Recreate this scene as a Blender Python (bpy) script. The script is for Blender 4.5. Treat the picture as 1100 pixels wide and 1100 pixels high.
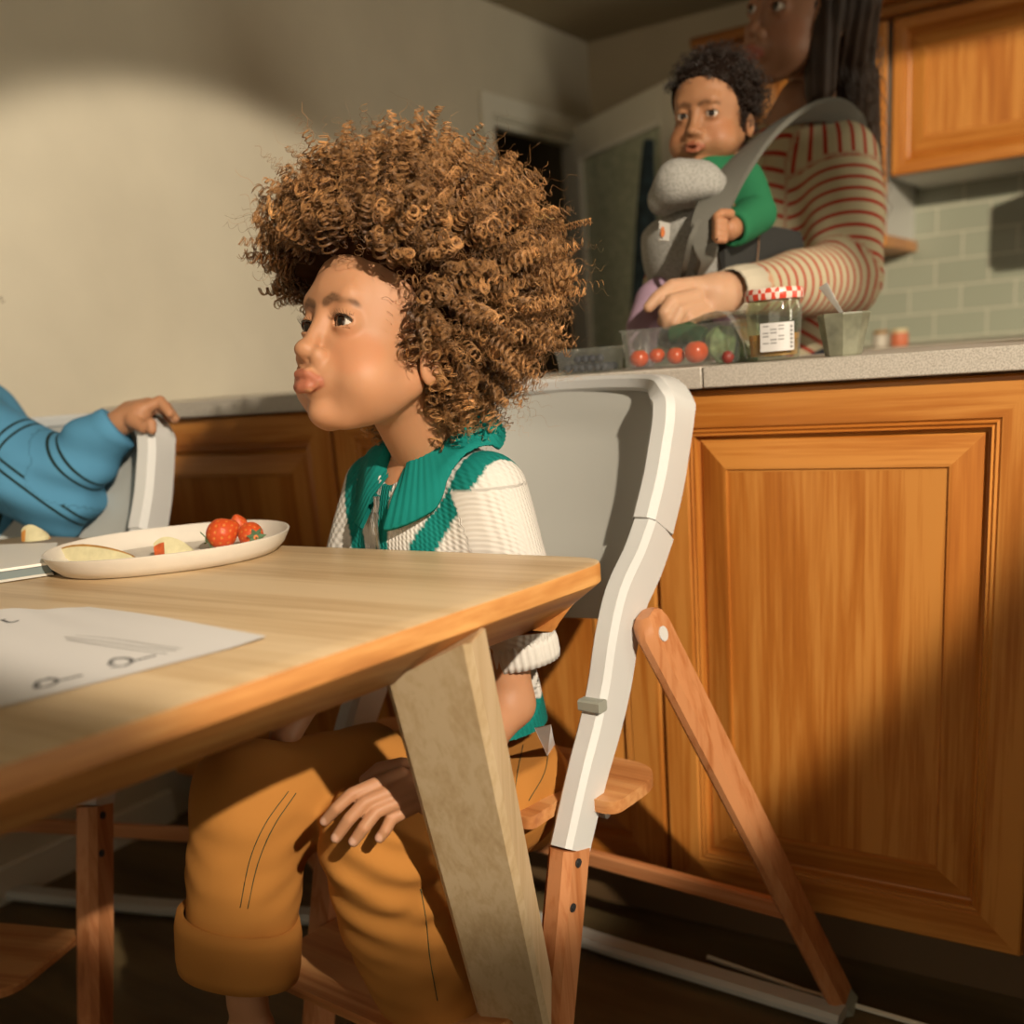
import bpy, math, random
import numpy as np
from mathutils import Vector, Matrix

for o in list(bpy.data.objects):
    bpy.data.objects.remove(o)
SC = bpy.context.scene
COL = SC.collection
V3 = lambda *a: np.array(a, float)

# ------------------------------------------------------------------ camera
FPX = 1122.0; CAMH = 0.945; PY = 690.0      # focal length in pixels, eye height, row of the optical axis
_x = -V3(-1750.0, 162.0, -FPX); _x /= np.linalg.norm(_x)
_z = -V3(335.0, -4160.0, -FPX); _z = _z - _x*np.dot(_x, _z); _z /= np.linalg.norm(_z)
_y = np.cross(_z, _x)
RC = np.stack([_x, _y, _z])            # world = RC @ camera
cd = bpy.data.cameras.new('camera'); cam = bpy.data.objects.new('camera', cd); COL.objects.link(cam)
cam.matrix_world = Matrix.Translation((0, 0, CAMH)) @ Matrix(RC.tolist()).to_4x4()
cd.sensor_width = 36; cd.lens = FPX/1100*36; cd.clip_start = .02; cd.shift_y = (PY-550)/1100
cd.dof.use_dof = True; cd.dof.focus_distance = 1.15; cd.dof.aperture_fstop = 3.0
SC.camera = cam
def C(px, py, dep):
    d = V3(px-550, -(py-PY), -FPX)*dep/830.0
    return RC @ d + V3(0, 0, CAMH)
def on(px, py, ax, val):
    d = RC @ V3(px-550, -(py-PY), -FPX); o = V3(0, 0, CAMH)
    return o + d*(val-o[ax])/d[ax]
def cv(x, y, z): return RC @ V3(x, y, z)

# ------------------------------------------------------------------ world, sun, exposure
SC.view_settings.view_transform = 'Standard'; SC.view_settings.look = 'None'
SC.cycles.transparent_max_bounces = 32
SC.view_settings.exposure = 0.0; SC.view_settings.gamma = 1.0; SC.view_settings.use_curve_mapping = False
w = bpy.data.worlds.new('world'); SC.world = w; w.use_nodes = True
bg = w.node_tree.nodes['Background']; bg.inputs[0].default_value = (1.0, .88, .68, 1); bg.inputs[1].default_value = .5
# low sun through the high opening behind the viewer: reaches only the kitchen wall
SUN = Vector((-.50, 1.0, -.147)).normalized()
sd = bpy.data.lights.new('sun', 'SUN'); sd.energy = 3.0; sd.color = (1.0, .84, .60); sd.angle = math.radians(1.2)
sun = bpy.data.objects.new('sun', sd); COL.objects.link(sun); sun.location = (2, -2, 2)
sun.rotation_euler = SUN.to_track_quat('-Z', 'Y').to_euler()
# warm spot lamp to the right of the viewer: the round pool of light over the table, child and cabinet door
sl = bpy.data.lights.new('spot_lamp', 'SPOT'); sl.energy = 640; sl.color = (1.0, .86, .68); sl.spot_size = math.radians(26.9); sl.spot_blend = .17; sl.shadow_soft_size = .035
sp = bpy.data.objects.new('spot_lamp', sl); COL.objects.link(sp); sp.location = (1.8, -.6, 2.30)
sp.rotation_euler = Vector((-.769, .514, -.381)).to_track_quat('-Z', 'Y').to_euler()
def area(name, loc, dirv, sx, sy, e, col):
    l = bpy.data.lights.new(name, 'AREA'); l.shape = 'RECTANGLE'; l.size = sx; l.size_y = sy; l.energy = e; l.color = col
    o = bpy.data.objects.new(name, l); COL.objects.link(o); o.location = loc; o.rotation_euler = Vector(dirv).to_track_quat('-Z', 'Z').to_euler()
area('fill_light', (3.1, 2.4, 1.35), (-1, 0, -.08), 1.8, 1.0, 52, (1.0, .90, .72))  # added fill panel before the solid right wall, brightens the kitchen side
area('fill_light', (-.2, -2.3, 1.5), (0, 1, -.05), 3.0, 1.2, 17, (1.0, .88, .68))  # added fill panel behind the viewer, lifts the ambient level

# ------------------------------------------------------------------ materials
def s2l(c):
    return tuple(((v/255)/12.92 if v/255 <= .04045 else ((v/255+.055)/1.055)**2.4) for v in c)
class NT:
    def __init__(s, name):
        s.m = bpy.data.materials.new(name); s.m.use_nodes = True; s.t = s.m.node_tree; s.n = s.t.nodes; s.b = s.n['Principled BSDF']
        s.out = s.n['Material Output']
    def add(s, typ, **k):
        nd = s.n.new(typ)
        for a, b in k.items():
            if a.startswith('i_'):
                key = a[2:]; key = int(key) if key.isdigit() else key.replace('_', ' ')
                nd.inputs[key].default_value = b
            else: setattr(nd, a, b)
        return nd
    def l(s, a, b): s.t.links.new(a, b)
    def ramp(s, fac, stops):
        r = s.add('ShaderNodeValToRGB'); e = r.color_ramp.elements
        while len(e) < len(stops): e.new(.5)
        for i, (p, c) in enumerate(stops): e[i].position = p; e[i].color = tuple(c)+(1,)
        s.l(fac, r.inputs[0]); return r.outputs[0]
    def coord(s, scale=(1, 1, 1), rot=(0, 0, 0), kind='Object'):
        tc = s.add('ShaderNodeTexCoord'); mp = s.add('ShaderNodeMapping'); mp.inputs['Scale'].default_value = scale; mp.inputs['Rotation'].default_value = rot
        s.l(tc.outputs[kind], mp.inputs[0]); return mp.outputs[0]
    def bump(s, h, strength=.3, dist=.002):
        b = s.add('ShaderNodeBump', i_Strength=strength, i_Distance=dist); s.l(h, b.inputs['Height']); s.l(b.outputs[0], s.b.inputs['Normal']); return b
def pri(name, col, rough=.5, spec=.5, metal=0, noise=0, nscale=40, bump=0, bscale=200, sss=0, sheen=0):
    t = NT(name); b = t.b
    b.inputs['Base Color'].default_value = tuple(col)+(1,); b.inputs['Roughness'].default_value = rough
    b.inputs['Specular IOR Level'].default_value = spec; b.inputs['Metallic'].default_value = metal
    if noise:
        n = t.add('ShaderNodeTexNoise', i_Scale=nscale, i_Detail=5.0); t.l(t.coord(), n.inputs[0])
        c = t.ramp(n.outputs[0], [(.3, [v*(1-noise) for v in col]), (.7, [min(1, v*(1+noise)) for v in col])]); t.l(c, b.inputs['Base Color'])
    if bump:
        n = t.add('ShaderNodeTexNoise', i_Scale=bscale, i_Detail=4.0); t.l(t.coord(), n.inputs[0]); t.bump(n.outputs[0], bump)
    if sss:
        b.inputs['Subsurface Weight'].default_value = sss; b.inputs['Subsurface Radius'].default_value = (.012, .005, .003); b.inputs['Subsurface Scale'].default_value = 1
    if sheen: b.inputs['Sheen Weight'].default_value = sheen
    return t.m
def wood(name, c1, c2, c3, axis=2, sc=1.0, rough=.4, bump=.15, kind='Object', spec=.4):
    """c1 light, c2 mid, c3 dark lines; grain runs along the axis"""
    t = NT(name); s = [34*sc, 34*sc, 34*sc]; s[axis] = 1.6*sc
    v = t.coord(tuple(s), kind=kind)
    n = t.add('ShaderNodeTexNoise', i_Scale=1.0, i_Detail=6.0, i_Roughness=.6, i_Distortion=.6); t.l(v, n.inputs[0])
    s2 = [170*sc]*3; s2[axis] = 5*sc
    n2 = t.add('ShaderNodeTexNoise', i_Scale=1.0, i_Detail=3.0); t.l(t.coord(tuple(s2), kind=kind), n2.inputs[0])
    s3 = [7*sc]*3; s3[axis] = .8*sc
    n3 = t.add('ShaderNodeTexNoise', i_Scale=1.0, i_Detail=2.0); t.l(t.coord(tuple(s3), kind=kind), n3.inputs[0])
    m = t.add('ShaderNodeMath', operation='MULTIPLY_ADD'); t.l(n2.outputs[0], m.inputs[0]); m.inputs[1].default_value = .35; t.l(n.outputs[0], m.inputs[2])
    m2 = t.add('ShaderNodeMath', operation='MULTIPLY_ADD'); t.l(n3.outputs[0], m2.inputs[0]); m2.inputs[1].default_value = .5; t.l(m.outputs[0], m2.inputs[2])
    c = t.ramp(m2.outputs[0], [(.62, c3), (.86, c2), (1.0, c1)])
    t.l(c, t.b.inputs['Base Color']); t.b.inputs['Roughness'].default_value = rough; t.b.inputs['Specular IOR Level'].default_value = spec
    t.bump(m.outputs[0], bump, .001)
    return t.m
def vcol(name, rough=.5, spec=.4, sss=0, sheen=0, bump=0, bscale=300, extra=None):
    t = NT(name); a = t.add('ShaderNodeAttribute', attribute_name='Col'); t.l(a.outputs['Color'], t.b.inputs['Base Color'])
    t.b.inputs['Roughness'].default_value = rough; t.b.inputs['Specular IOR Level'].default_value = spec
    if sss:
        t.b.inputs['Subsurface Weight'].default_value = sss; t.b.inputs['Subsurface Radius'].default_value = (.01, .004, .002); t.b.inputs['Subsurface Scale'].default_value = 1
    if sheen: t.b.inputs['Sheen Weight'].default_value = sheen
    if bump:
        n = t.add('ShaderNodeTexNoise', i_Scale=bscale, i_Detail=4.0); t.l(t.coord(), n.inputs[0]); t.bump(n.outputs[0], bump, .001)
    return t.m
M = {}
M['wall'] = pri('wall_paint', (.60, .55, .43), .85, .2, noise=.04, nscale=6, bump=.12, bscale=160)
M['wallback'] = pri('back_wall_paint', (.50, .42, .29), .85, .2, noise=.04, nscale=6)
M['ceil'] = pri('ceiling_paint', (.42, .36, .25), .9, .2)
M['white'] = pri('white_gloss_paint', (.74, .71, .60), .35, .5)
M['grey'] = pri('grey_plastic', (.50, .50, .46), .42, .5, bump=.05, bscale=900)
M['greyL'] = pri('light_grey_plastic', (.62, .62, .60), .4, .5, bump=.05, bscale=900)
M['greydk'] = pri('dark_runner_plastic', (.30, .31, .26), .5)
oak = [s2l(c) for c in ((200, 134, 62), (180, 110, 42), (148, 80, 25))]
M['oakV'] = wood('cabinet_oak_vertical', *oak, axis=2, rough=.38)
M['oakH'] = wood('cabinet_oak_horizontal', *oak, axis=0, rough=.38)
tb = [s2l(c) for c in ((212, 186, 148), (202, 174, 134), (180, 148, 108))]
M['tableT'] = wood('table_beech_top', *tb, axis=0, sc=.8, rough=.42, bump=.08)
te = [s2l(c) for c in ((206, 152, 88), (188, 128, 66), (150, 92, 42))]
M['tableE'] = wood('table_edge_wood', *te, axis=1, sc=.7, rough=.5)
M['tableL'] = wood('table_leg_wood', *[s2l(c) for c in ((198, 174, 138), (188, 162, 124), (170, 142, 104))], axis=2, sc=1.5, rough=.5)
be = [s2l(c) for c in ((196, 134, 88), (178, 112, 66), (146, 84, 44))]
M['beech'] = wood('beech_chair_leg', *be, axis=2, sc=.9, rough=.4)
M['beechX'] = wood('beech_chair_bar', *be, axis=0, sc=.9, rough=.45)
M['black'] = pri('black_screw', (.03, .03, .03), .35)
M['steel'] = pri('brushed_steel', (.5, .5, .48), .3, metal=.9)
M['dark'] = pri('dark_void', (.03, .022, .012), .9)
M['iris'] = pri('eye_dark', (.02, .012, .008), .15, .8)
M['eyew'] = pri('eye_white', (.62, .56, .48), .25, .6)

# ------------------------------------------------------------------ mesh helpers
def link(name, me, mats=None, parent=None, smooth=False):
    if mats is not None:
        for m_ in (mats if isinstance(mats, (list, tuple)) else [mats]): me.materials.append(m_)
    if smooth is True: me.shade_smooth()
    elif smooth: me.set_sharp_from_angle(angle=math.radians(smooth))
    o = bpy.data.objects.new(name, me); COL.objects.link(o)
    if parent is not None: o.parent = parent
    return o
def mk(name, vs, fs, mats=None, parent=None, smooth=False, mi=None):
    me = bpy.data.meshes.new(name); me.from_pydata([tuple(map(float, v)) for v in vs], [], [tuple(map(int, f)) for f in fs])
    me.validate(); me.update()
    import bmesh
    bm = bmesh.new(); bm.from_mesh(me)
    if mi is None: bmesh.ops.recalc_face_normals(bm, faces=bm.faces)
    bm.to_mesh(me); bm.free()
    if smooth and smooth is not True:
        for p in me.polygons: p.use_smooth = True
    o = link(name, me, mats, parent, smooth)
    if mi is not None:
        for p, i in zip(o.data.polygons, mi): p.material_index = i
    return o
def bev(o, wd, seg=2, ang=30):
    m = o.modifiers.new('bevel', 'BEVEL'); m.width = wd; m.segments = seg; m.limit_method = 'ANGLE'; m.angle_limit = math.radians(ang)
    for p in o.data.polygons: p.use_smooth = True
    o.data.set_sharp_from_angle(angle=math.radians(50)); return o
def boxg(lo, hi):
    x0, y0, z0 = lo; x1, y1, z1 = hi
    vs = [(x0,y0,z0),(x1,y0,z0),(x1,y1,z0),(x0,y1,z0),(x0,y0,z1),(x1,y0,z1),(x1,y1,z1),(x0,y1,z1)]
    return vs, [(0,3,2,1),(4,5,6,7),(0,1,5,4),(1,2,6,5),(2,3,7,6),(3,0,4,7)]
def box(name, lo, hi, mat, parent=None, b=0):
    o = mk(name, *boxg(lo, hi), mat, parent)
    if b: bev(o, b)
    return o
def merge(parts):
    vs = []; fs = []
    for v, f in parts:
        k = len(vs); vs += [tuple(p) for p in v]; fs += [tuple(i+k for i in q) for q in f]
    return vs, fs
def prism(poly, z0, z1):
    n = len(poly); vs = [(x, y, z0) for x, y in poly]+[(x, y, z1) for x, y in poly]
    return vs, [tuple(range(n))[::-1], tuple(range(n, 2*n))]+[(i, (i+1) % n, n+(i+1) % n, n+i) for i in range(n)]
def loops(rings, closed=True, caps=True):
    """loft a list of rings with equal counts"""
    n = len(rings[0]); vs = [p for r in rings for p in r]; fs = []
    for a in range(len(rings)-1):
        for i in range(n if closed else n-1):
            j = (i+1) % n; fs.append((a*n+i, a*n+j, (a+1)*n+j, (a+1)*n+i))
    if caps and closed:
        fs.append(tuple(range(n))[::-1]); fs.append(tuple((len(rings)-1)*n+i for i in range(n)))
    return vs, fs
def sweep(path, prof, side=None, scales=None, caps=True):
    """prof: list of (a,b) offsets; a along the side vector, b along normal = tangent x side"""
    path = [np.array(p, float) for p in path]; rings = []
    for i, p in enumerate(path):
        t = path[min(i+1, len(path)-1)]-path[max(i-1, 0)]; t /= np.linalg.norm(t)
        s = np.array(side if side is not None else (0, 0, 1), float)
        if side is None and abs(t[2]) > .95: s = V3(1, 0, 0)
        s = s-t*np.dot(s, t); s /= np.linalg.norm(s); nn = np.cross(t, s)
        sa, sb = (scales[i] if scales is not None else (1, 1)) if not np.isscalar(scales[i] if scales is not None else (1, 1)) else (scales[i], scales[i])
        rings.append([p+s*a*sa+nn*b*sb for a, b in prof])
    return loops(rings, True, caps)
def circ(r, n=10): return [(r*math.cos(2*math.pi*i/n), r*math.sin(2*math.pi*i/n)) for i in range(n)]
def octo(a, b, c): # chamfered rectangle half sizes
    return [(a-c, -b), (a, -b+c), (a, b-c), (a-c, b), (-a+c, b), (-a, b-c), (-a, -b+c), (-a+c, -b)]
def lathe(prof, n=32, cx=0, cy=0, sx=1, sy=1, rot=0, sq=0):
    vs = []; fs = []; cr, sr = math.cos(rot), math.sin(rot)
    for r, z in prof:
        for i in range(n):
            a = 2*math.pi*i/n; ca, sa = math.cos(a), math.sin(a)
            k = 1.0 if not sq else (abs(ca)**sq+abs(sa)**sq)**(-1/sq)
            x = r*ca*sx*k; y = r*sa*sy*k; vs.append((cx+x*cr-y*sr, cy+x*sr+y*cr, z))
    for a in range(len(prof)-1):
        for i in range(n):
            j = (i+1) % n; fs.append((a*n+i, a*n+j, (a+1)*n+j, (a+1)*n+i))
    if prof[0][0] > 1e-6: fs.append(tuple(range(n))[::-1])
    if prof[-1][0] > 1e-6: fs.append(tuple((len(prof)-1)*n+i for i in range(n)))
    return vs, fs
def spline(pts, n=8):
    P = [np.array(p, float) for p in pts]; P = [2*P[0]-P[1]]+P+[2*P[-1]-P[-2]]; out = []
    for i in range(1, len(P)-2):
        for k in range(n):
            t = k/n; a, b, c, d = P[i-1:i+3]
            out.append(.5*((2*b)+(c-a)*t+(2*a-5*b+4*c-d)*t*t+(3*b-a-3*c+d)*t**3))
    out.append(P[-2]); return out
def empty(name, loc=(0, 0, 0), rz=0):
    o = bpy.data.objects.new(name, None); COL.objects.link(o); o.location = tuple(map(float, loc)); o.rotation_euler = (0, 0, rz); o.empty_display_size = .05; return o
def rel(o, parent):
    """parent a mesh written in world coordinates to an empty that is only translated"""
    o.parent = parent
    me = o.data; off = np.array(parent.location)
    n = len(me.vertices); a = np.empty(n*3, np.float32); me.vertices.foreach_get('co', a); a = a.reshape(-1, 3)-off.astype(np.float32)
    me.vertices.foreach_set('co', a.ravel()); me.update(); return o
def tag(o, label=None, cat=None, group=None, kind=None):
    if label: o['label'] = label
    if cat: o['category'] = cat
    if group: o['group'] = group
    if kind: o['kind'] = kind
    return o
def struct(o): o['kind'] = 'structure'; return o

# ------------------------------------------------------------------ signed-distance modelling
def cap(P, a, b, ra, rb=None):
    rb = ra if rb is None else rb; a = np.array(a, float); b = np.array(b, float); ab = b-a
    t = np.clip(((P-a) @ ab)/max(1e-12, ab @ ab), 0, 1)
    return np.linalg.norm(P-a-t[..., None]*ab, axis=-1)-(ra+(rb-ra)*t)
def chain(P, pts, rs, k=0):
    d = None
    for i in range(len(pts)-1):
        e = cap(P, pts[i], pts[i+1], rs[i], rs[i+1]); d = e if d is None else (np.minimum(d, e) if not k else smin(d, e, k))
    return d
def ell(P, c, r, Rm=None):
    q = P-np.array(c, float)
    if Rm is not None: q = q @ np.array(Rm, float).T      # rows of Rm: ellipsoid axes
    r = np.array(r, float); k0 = np.linalg.norm(q/r, axis=-1); k1 = np.linalg.norm(q/r**2, axis=-1)+1e-9
    return k0*(k0-1)/k1
def smin(a, b, k):
    h = np.clip(.5+.5*(b-a)/k, 0, 1); return b+(a-b)*h-k*h*(1-h)
def smax(a, b, k): return -smin(-a, -b, k)
def surfnet(fn, lo, hi, res):
    lo = np.array(lo, float); hi = np.array(hi, float); n = np.ceil((hi-lo)/res).astype(int)+1
    ax = [lo[i]+res*np.arange(n[i]) for i in range(3)]
    val = np.empty(n, np.float32)
    for i0 in range(0, n[0], 24):
        G = np.stack(np.meshgrid(ax[0][i0:i0+24], ax[1], ax[2], indexing='ij'), -1); val[i0:i0+24] = fn(G)
    s = val < 0
    c = [s[i:n[0]-1+i, j:n[1]-1+j, k:n[2]-1+k] for i in (0, 1) for j in (0, 1) for k in (0, 1)]
    cnt = sum(q.astype(np.int8) for q in c); act = (cnt > 0) & (cnt < 8)
    idx = -np.ones(act.shape, np.int64); ai = np.argwhere(act); idx[act] = np.arange(len(ai))
    acc = np.zeros((len(ai), 3)); num = np.zeros(len(ai))
    cor = [(i, j, k) for i in (0, 1) for j in (0, 1) for k in (0, 1)]
    cvv = {q: val[ai[:, 0]+q[0], ai[:, 1]+q[1], ai[:, 2]+q[2]] for q in cor}
    for q in cor:
        for d in range(3):
            if q[d] == 0:
                r = list(q); r[d] = 1; r = tuple(r); a, b = cvv[q], cvv[r]; m = (a < 0) != (b < 0)
                t = np.where(m, a/(a-b+1e-20), 0); p = np.array(q, float)[None].repeat(len(ai), 0); p[:, d] += t
                acc[m] += p[m]; num[m] += 1
    Vv = lo+(ai+acc/num[:, None])*res
    F = []
    for d in range(3):
        sl0 = [slice(None)]*3; sl1 = [slice(None)]*3; sl0[d] = slice(0, n[d]-1); sl1[d] = slice(1, n[d])
        a = s[tuple(sl0)]; b = s[tuple(sl1)]; e = np.argwhere(a != b); o1, o2 = (d+1) % 3, (d+2) % 3
        ok = (e[:, o1] > 0) & (e[:, o2] > 0) & (e[:, o1] < n[o1]-1) & (e[:, o2] < n[o2]-1); e = e[ok]
        def gi(da, db):
            f = e.copy(); f[:, o1] += da; f[:, o2] += db; return idx[f[:, 0], f[:, 1], f[:, 2]]
        q = np.stack([gi(-1, -1), gi(0, -1), gi(0, 0), gi(-1, 0)], 1)
        flip = ~a[e[:, 0], e[:, 1], e[:, 2]]; q[flip] = q[flip][:, ::-1]; F.append(q)
    F = np.concatenate(F); F = F[(F >= 0).all(1)]
    for _ in range(2):
        h = res*.25; v0 = fn(Vv)
        g = np.stack([fn(Vv+np.eye(3)[i]*h)-v0 for i in range(3)], -1)/h
        st = g*(v0/np.maximum((g**2).sum(-1), .2))[:, None]; ln = np.linalg.norm(st, axis=1, keepdims=True)
        Vv = Vv-st*np.minimum(1, res*.6/np.maximum(ln, 1e-9))
    return Vv, F
def meshnp(name, Vv, F, mat=None, parent=None, col=None, smooth=True, attr=None):
    me = bpy.data.meshes.new(name); k = F.shape[1]
    me.vertices.add(len(Vv)); me.vertices.foreach_set('co', np.asarray(Vv, np.float32).ravel())
    me.loops.add(F.size); me.loops.foreach_set('vertex_index', F.astype(np.int32).ravel())
    me.polygons.add(len(F)); me.polygons.foreach_set('loop_start', (np.arange(len(F))*k).astype(np.int32))
    try: me.polygons.foreach_set('loop_total', np.full(len(F), k, np.int32))
    except Exception: pass
    me.update(calc_edges=True)
    if col is not None:
        a = me.attributes.new('Col', 'FLOAT_COLOR', 'POINT'); c4 = np.ones((len(Vv), 4), np.float32); c4[:, :3] = col; a.data.foreach_set('color', c4.ravel())
    if attr is not None:
        for nm, vv in attr.items():
            a = me.attributes.new(nm, 'FLOAT', 'POINT'); a.data.foreach_set('value', np.asarray(vv, np.float32))
    return link(name, me, mat, parent, smooth)
def join_np(parts):
    Vs, Fs, Cs, k = [], [], [], 0
    for v, f, c in parts:
        Vs.append(v); Fs.append(f+k); Cs.append(c if np.ndim(c) == 2 else np.tile(np.array(c, float), (len(v), 1))); k += len(v)
    return np.concatenate(Vs), np.concatenate(Fs), np.concatenate(Cs)
def sm(a, b, x): t = np.clip((x-a)/(b-a), 0, 1); return t*t*(3-2*t)
def mixc(c, c2, m): return c*(1-m[:, None])+np.array(c2)*m[:, None]
def vnoise(P, f, seed=0):
    r = np.random.RandomState(seed); out = 0
    for i in range(6):
        k = r.randn(3)*f; out = out+np.sin(P @ k+r.rand()*6.28)
    return out/6

# ================================================================== THE ROOM
YW = 3.60
WL0 = V3(-1.9, 1.40, 0); WL1 = V3(-1.9, YW, 0); wd_ = (WL1-WL0)/np.linalg.norm(WL1-WL0); wn_ = V3(-wd_[1], wd_[0], 0)   # left wall line, normal away from room
CZ = 1.99
def wl(t, z, out=0): p = WL0+wd_*t+wn_*out; return (p[0], p[1], z)
# floor boards
t = NT('dark_floorboards'); v = t.coord((2.2, 14, 14))
n = t.add('ShaderNodeTexNoise', i_Scale=1.0, i_Detail=6.0); t.l(v, n.inputs[0])
c = t.ramp(n.outputs[0], [(.3, s2l((72, 60, 38))), (.7, s2l((112, 94, 62)))]); t.l(c, t.b.inputs['Base Color']); t.b.inputs['Roughness'].default_value = .55
struct(box('floor', (-2.05, -2.5, -.05), (3.3, YW+.1, 0), t.m))
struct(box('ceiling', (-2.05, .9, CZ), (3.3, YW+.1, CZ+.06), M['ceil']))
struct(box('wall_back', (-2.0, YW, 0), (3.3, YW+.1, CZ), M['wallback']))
# left wall with the doorway: opening from t0 to t1, head 1.66
Lw = float(np.linalg.norm(WL1-WL0)); DT1 = Lw-.05; DT0 = 1.54; DZ = 1.680
parts = []
def wseg(ta, tb_, z0, z1, o0=0, o1=.1):
    r = [wl(ta, z0, o0), wl(tb_, z0, o0), wl(tb_, z0, o1), wl(ta, z0, o1)]; r2 = [(p[0], p[1], z1) for p in r]
    return r+r2, [(0, 3, 2, 1), (4, 5, 6, 7), (0, 1, 5, 4), (1, 2, 6, 5), (2, 3, 7, 6), (3, 0, 4, 7)]
wlo = mk('wall_left', *merge([wseg(-3.9, DT0, 0, 2.9), wseg(DT0, DT1, DZ, CZ), wseg(DT1, Lw, 0, CZ)]), M['wall']); struct(wlo)
# door frame: architrave + rebate + dark hall behind
fr = merge([wseg(DT0-.055, DT1+.0, DZ-.005, DZ+.052, -.014, .0), wseg(DT0-.055, DT0, 0, DZ, -.014, 0), wseg(DT0, DT1, DZ-.03, DZ-.004, .012, .05),
            wseg(DT0, DT1, DZ-.012, DZ, -.006, .012), wseg(DT1-.035, DT1, 0, DZ-.03, .0, .05), wseg(DT0, DT0+.03, 0, DZ-.03, .012, .05)])
d1 = empty('door_1', wl(DT0, 0)); struct(d1)
rel(bev(mk('door_frame', *fr, M['white']), .003), d1)
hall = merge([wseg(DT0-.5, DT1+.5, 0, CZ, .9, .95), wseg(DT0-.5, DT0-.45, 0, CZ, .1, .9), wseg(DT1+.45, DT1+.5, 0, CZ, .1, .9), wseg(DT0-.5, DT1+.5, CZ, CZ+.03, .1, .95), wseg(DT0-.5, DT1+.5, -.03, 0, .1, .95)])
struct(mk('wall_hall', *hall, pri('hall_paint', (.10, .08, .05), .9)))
# open glazed door leaf: hinge at the far jamb, swung along the back wall
hp = on(611, 260, 1, 3.50); ep = on(757, 250, 1, 3.02)
dd = V3(ep[0]-hp[0], ep[1]-hp[1], 0); Ld = .74; dd = dd/np.linalg.norm(dd); dn = V3(-dd[1], dd[0], 0)
def lf(t_, z, o_): p = V3(hp[0], hp[1], 0)+dd*t_+dn*o_; return (p[0], p[1], z)
def lseg(ta, tb_, z0, z1, o0, o1):
    r = [lf(ta, z0, o0), lf(tb_, z0, o0), lf(tb_, z0, o1), lf(ta, z0, o1)]
    return r+[(p[0], p[1], z1) for p in r], [(0, 3, 2, 1), (4, 5, 6, 7), (0, 1, 5, 4), (1, 2, 6, 5), (2, 3, 7, 6), (3, 0, 4, 7)]
d2 = empty('door_2', lf(0, 0, 0)); struct(d2)
TZ = on(612, 141, 1, 3.50)[2]; SW = .105
leaf = merge([lseg(0, SW, .01, TZ, 0, .035), lseg(Ld-.10, Ld, .01, TZ, 0, .035), lseg(SW, Ld-.10, TZ-.10, TZ, 0, .035), lseg(SW, Ld-.10, .01, .28, 0, .035)])
rel(bev(mk('leaf_frame', *leaf, M['white']), .004), d2)
bead = merge([lseg(SW, SW+.020, .28, TZ-.108, -.006, .012), lseg(SW, Ld-.10, TZ-.112, TZ-.10, -.004, .012)])
rel(mk('glazing_bead', *bead, pri('white_bead', (.9, .88, .8), .25)), d2)
t = NT('textured_glass'); v = t.coord((38, 38, 60)); n = t.add('ShaderNodeTexNoise', i_Scale=1.0, i_Detail=3.0, i_Distortion=.8); t.l(v, n.inputs[0])
c = t.ramp(n.outputs[0], [(.35, (.40, .44, .32)), (.7, (.62, .66, .50))]); t.l(c, t.b.inputs['Base Color']); t.bump(n.outputs[0], .8, .006)
t.b.inputs['Roughness'].default_value = .22; t.b.inputs['Specular IOR Level'].default_value = .9
rel(mk('glass_pane', *lseg(SW, Ld-.10, .28, TZ-.10, .014, .020), t.m), d2)
# scarf hanging behind the door edge
sx = on(694, 250, 1, 3.0)
def strip(pts, wds, th=.012, side=(1, 0, 0)):
    return sweep(spline(pts, 5), [(-.5, -th/2), (0, -th), (.5, -th/2), (.5, th/2), (0, th), (-.5, th/2)], side=side, scales=[(a, 1) for a in np.interp(np.linspace(0, 1, (len(pts)-1)*5+1), np.linspace(0, 1, len(wds)), wds)])
cp = [on(697, 150, 1, 3.08), on(695, 190, 1, 3.08), on(694, 240, 1, 3.08), on(692, 290, 1, 3.08), on(688, 330, 1, 3.08), on(686, 380, 1, 3.08)]
sc_o = mk('scarf', *strip(cp, [.03, .045, .065, .07, .06, .04]), pri('dark_teal_cloth', (.018, .035, .045), .9, noise=.6, nscale=30), smooth=40)
tag(sc_o, 'dark teal patterned cloth hanging down over the glass of the open door', 'cloth')
# walls out of frame: right wall, and the wall behind the viewer with a high opening shaped to let sun onto the kitchen wall alone
struct(box('wall_right', (3.2, -2.5, 0), (3.3, YW+.1, 2.9), M['wall']))
SX0, SX1, SZ0, SZ1 = 1.72, 3.0, 1.50, 2.75
struct(mk('wall_front', *merge([boxg((-2.0, -2.5, 0), (SX0, -2.4, 2.9)), boxg((SX1, -2.5, 0), (3.2, -2.4, 2.9)), boxg((SX0, -2.5, 0), (SX1, -2.4, SZ0)), boxg((SX0, -2.5, SZ1), (SX1, -2.4, 2.9))]), M['wall']))
struct(box('ceiling_high', (-2.05, -2.5, 2.9), (3.3, .95, 2.95), M['ceil'])); struct(box('wall_drop', (-2.05, .9, CZ+.06), (3.3, .95, 2.9), M['wall']))
struct(box('baseboard_left', (-1.9, -2.4, 0), (-1.885, 1.39, .07), M['white']))

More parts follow.
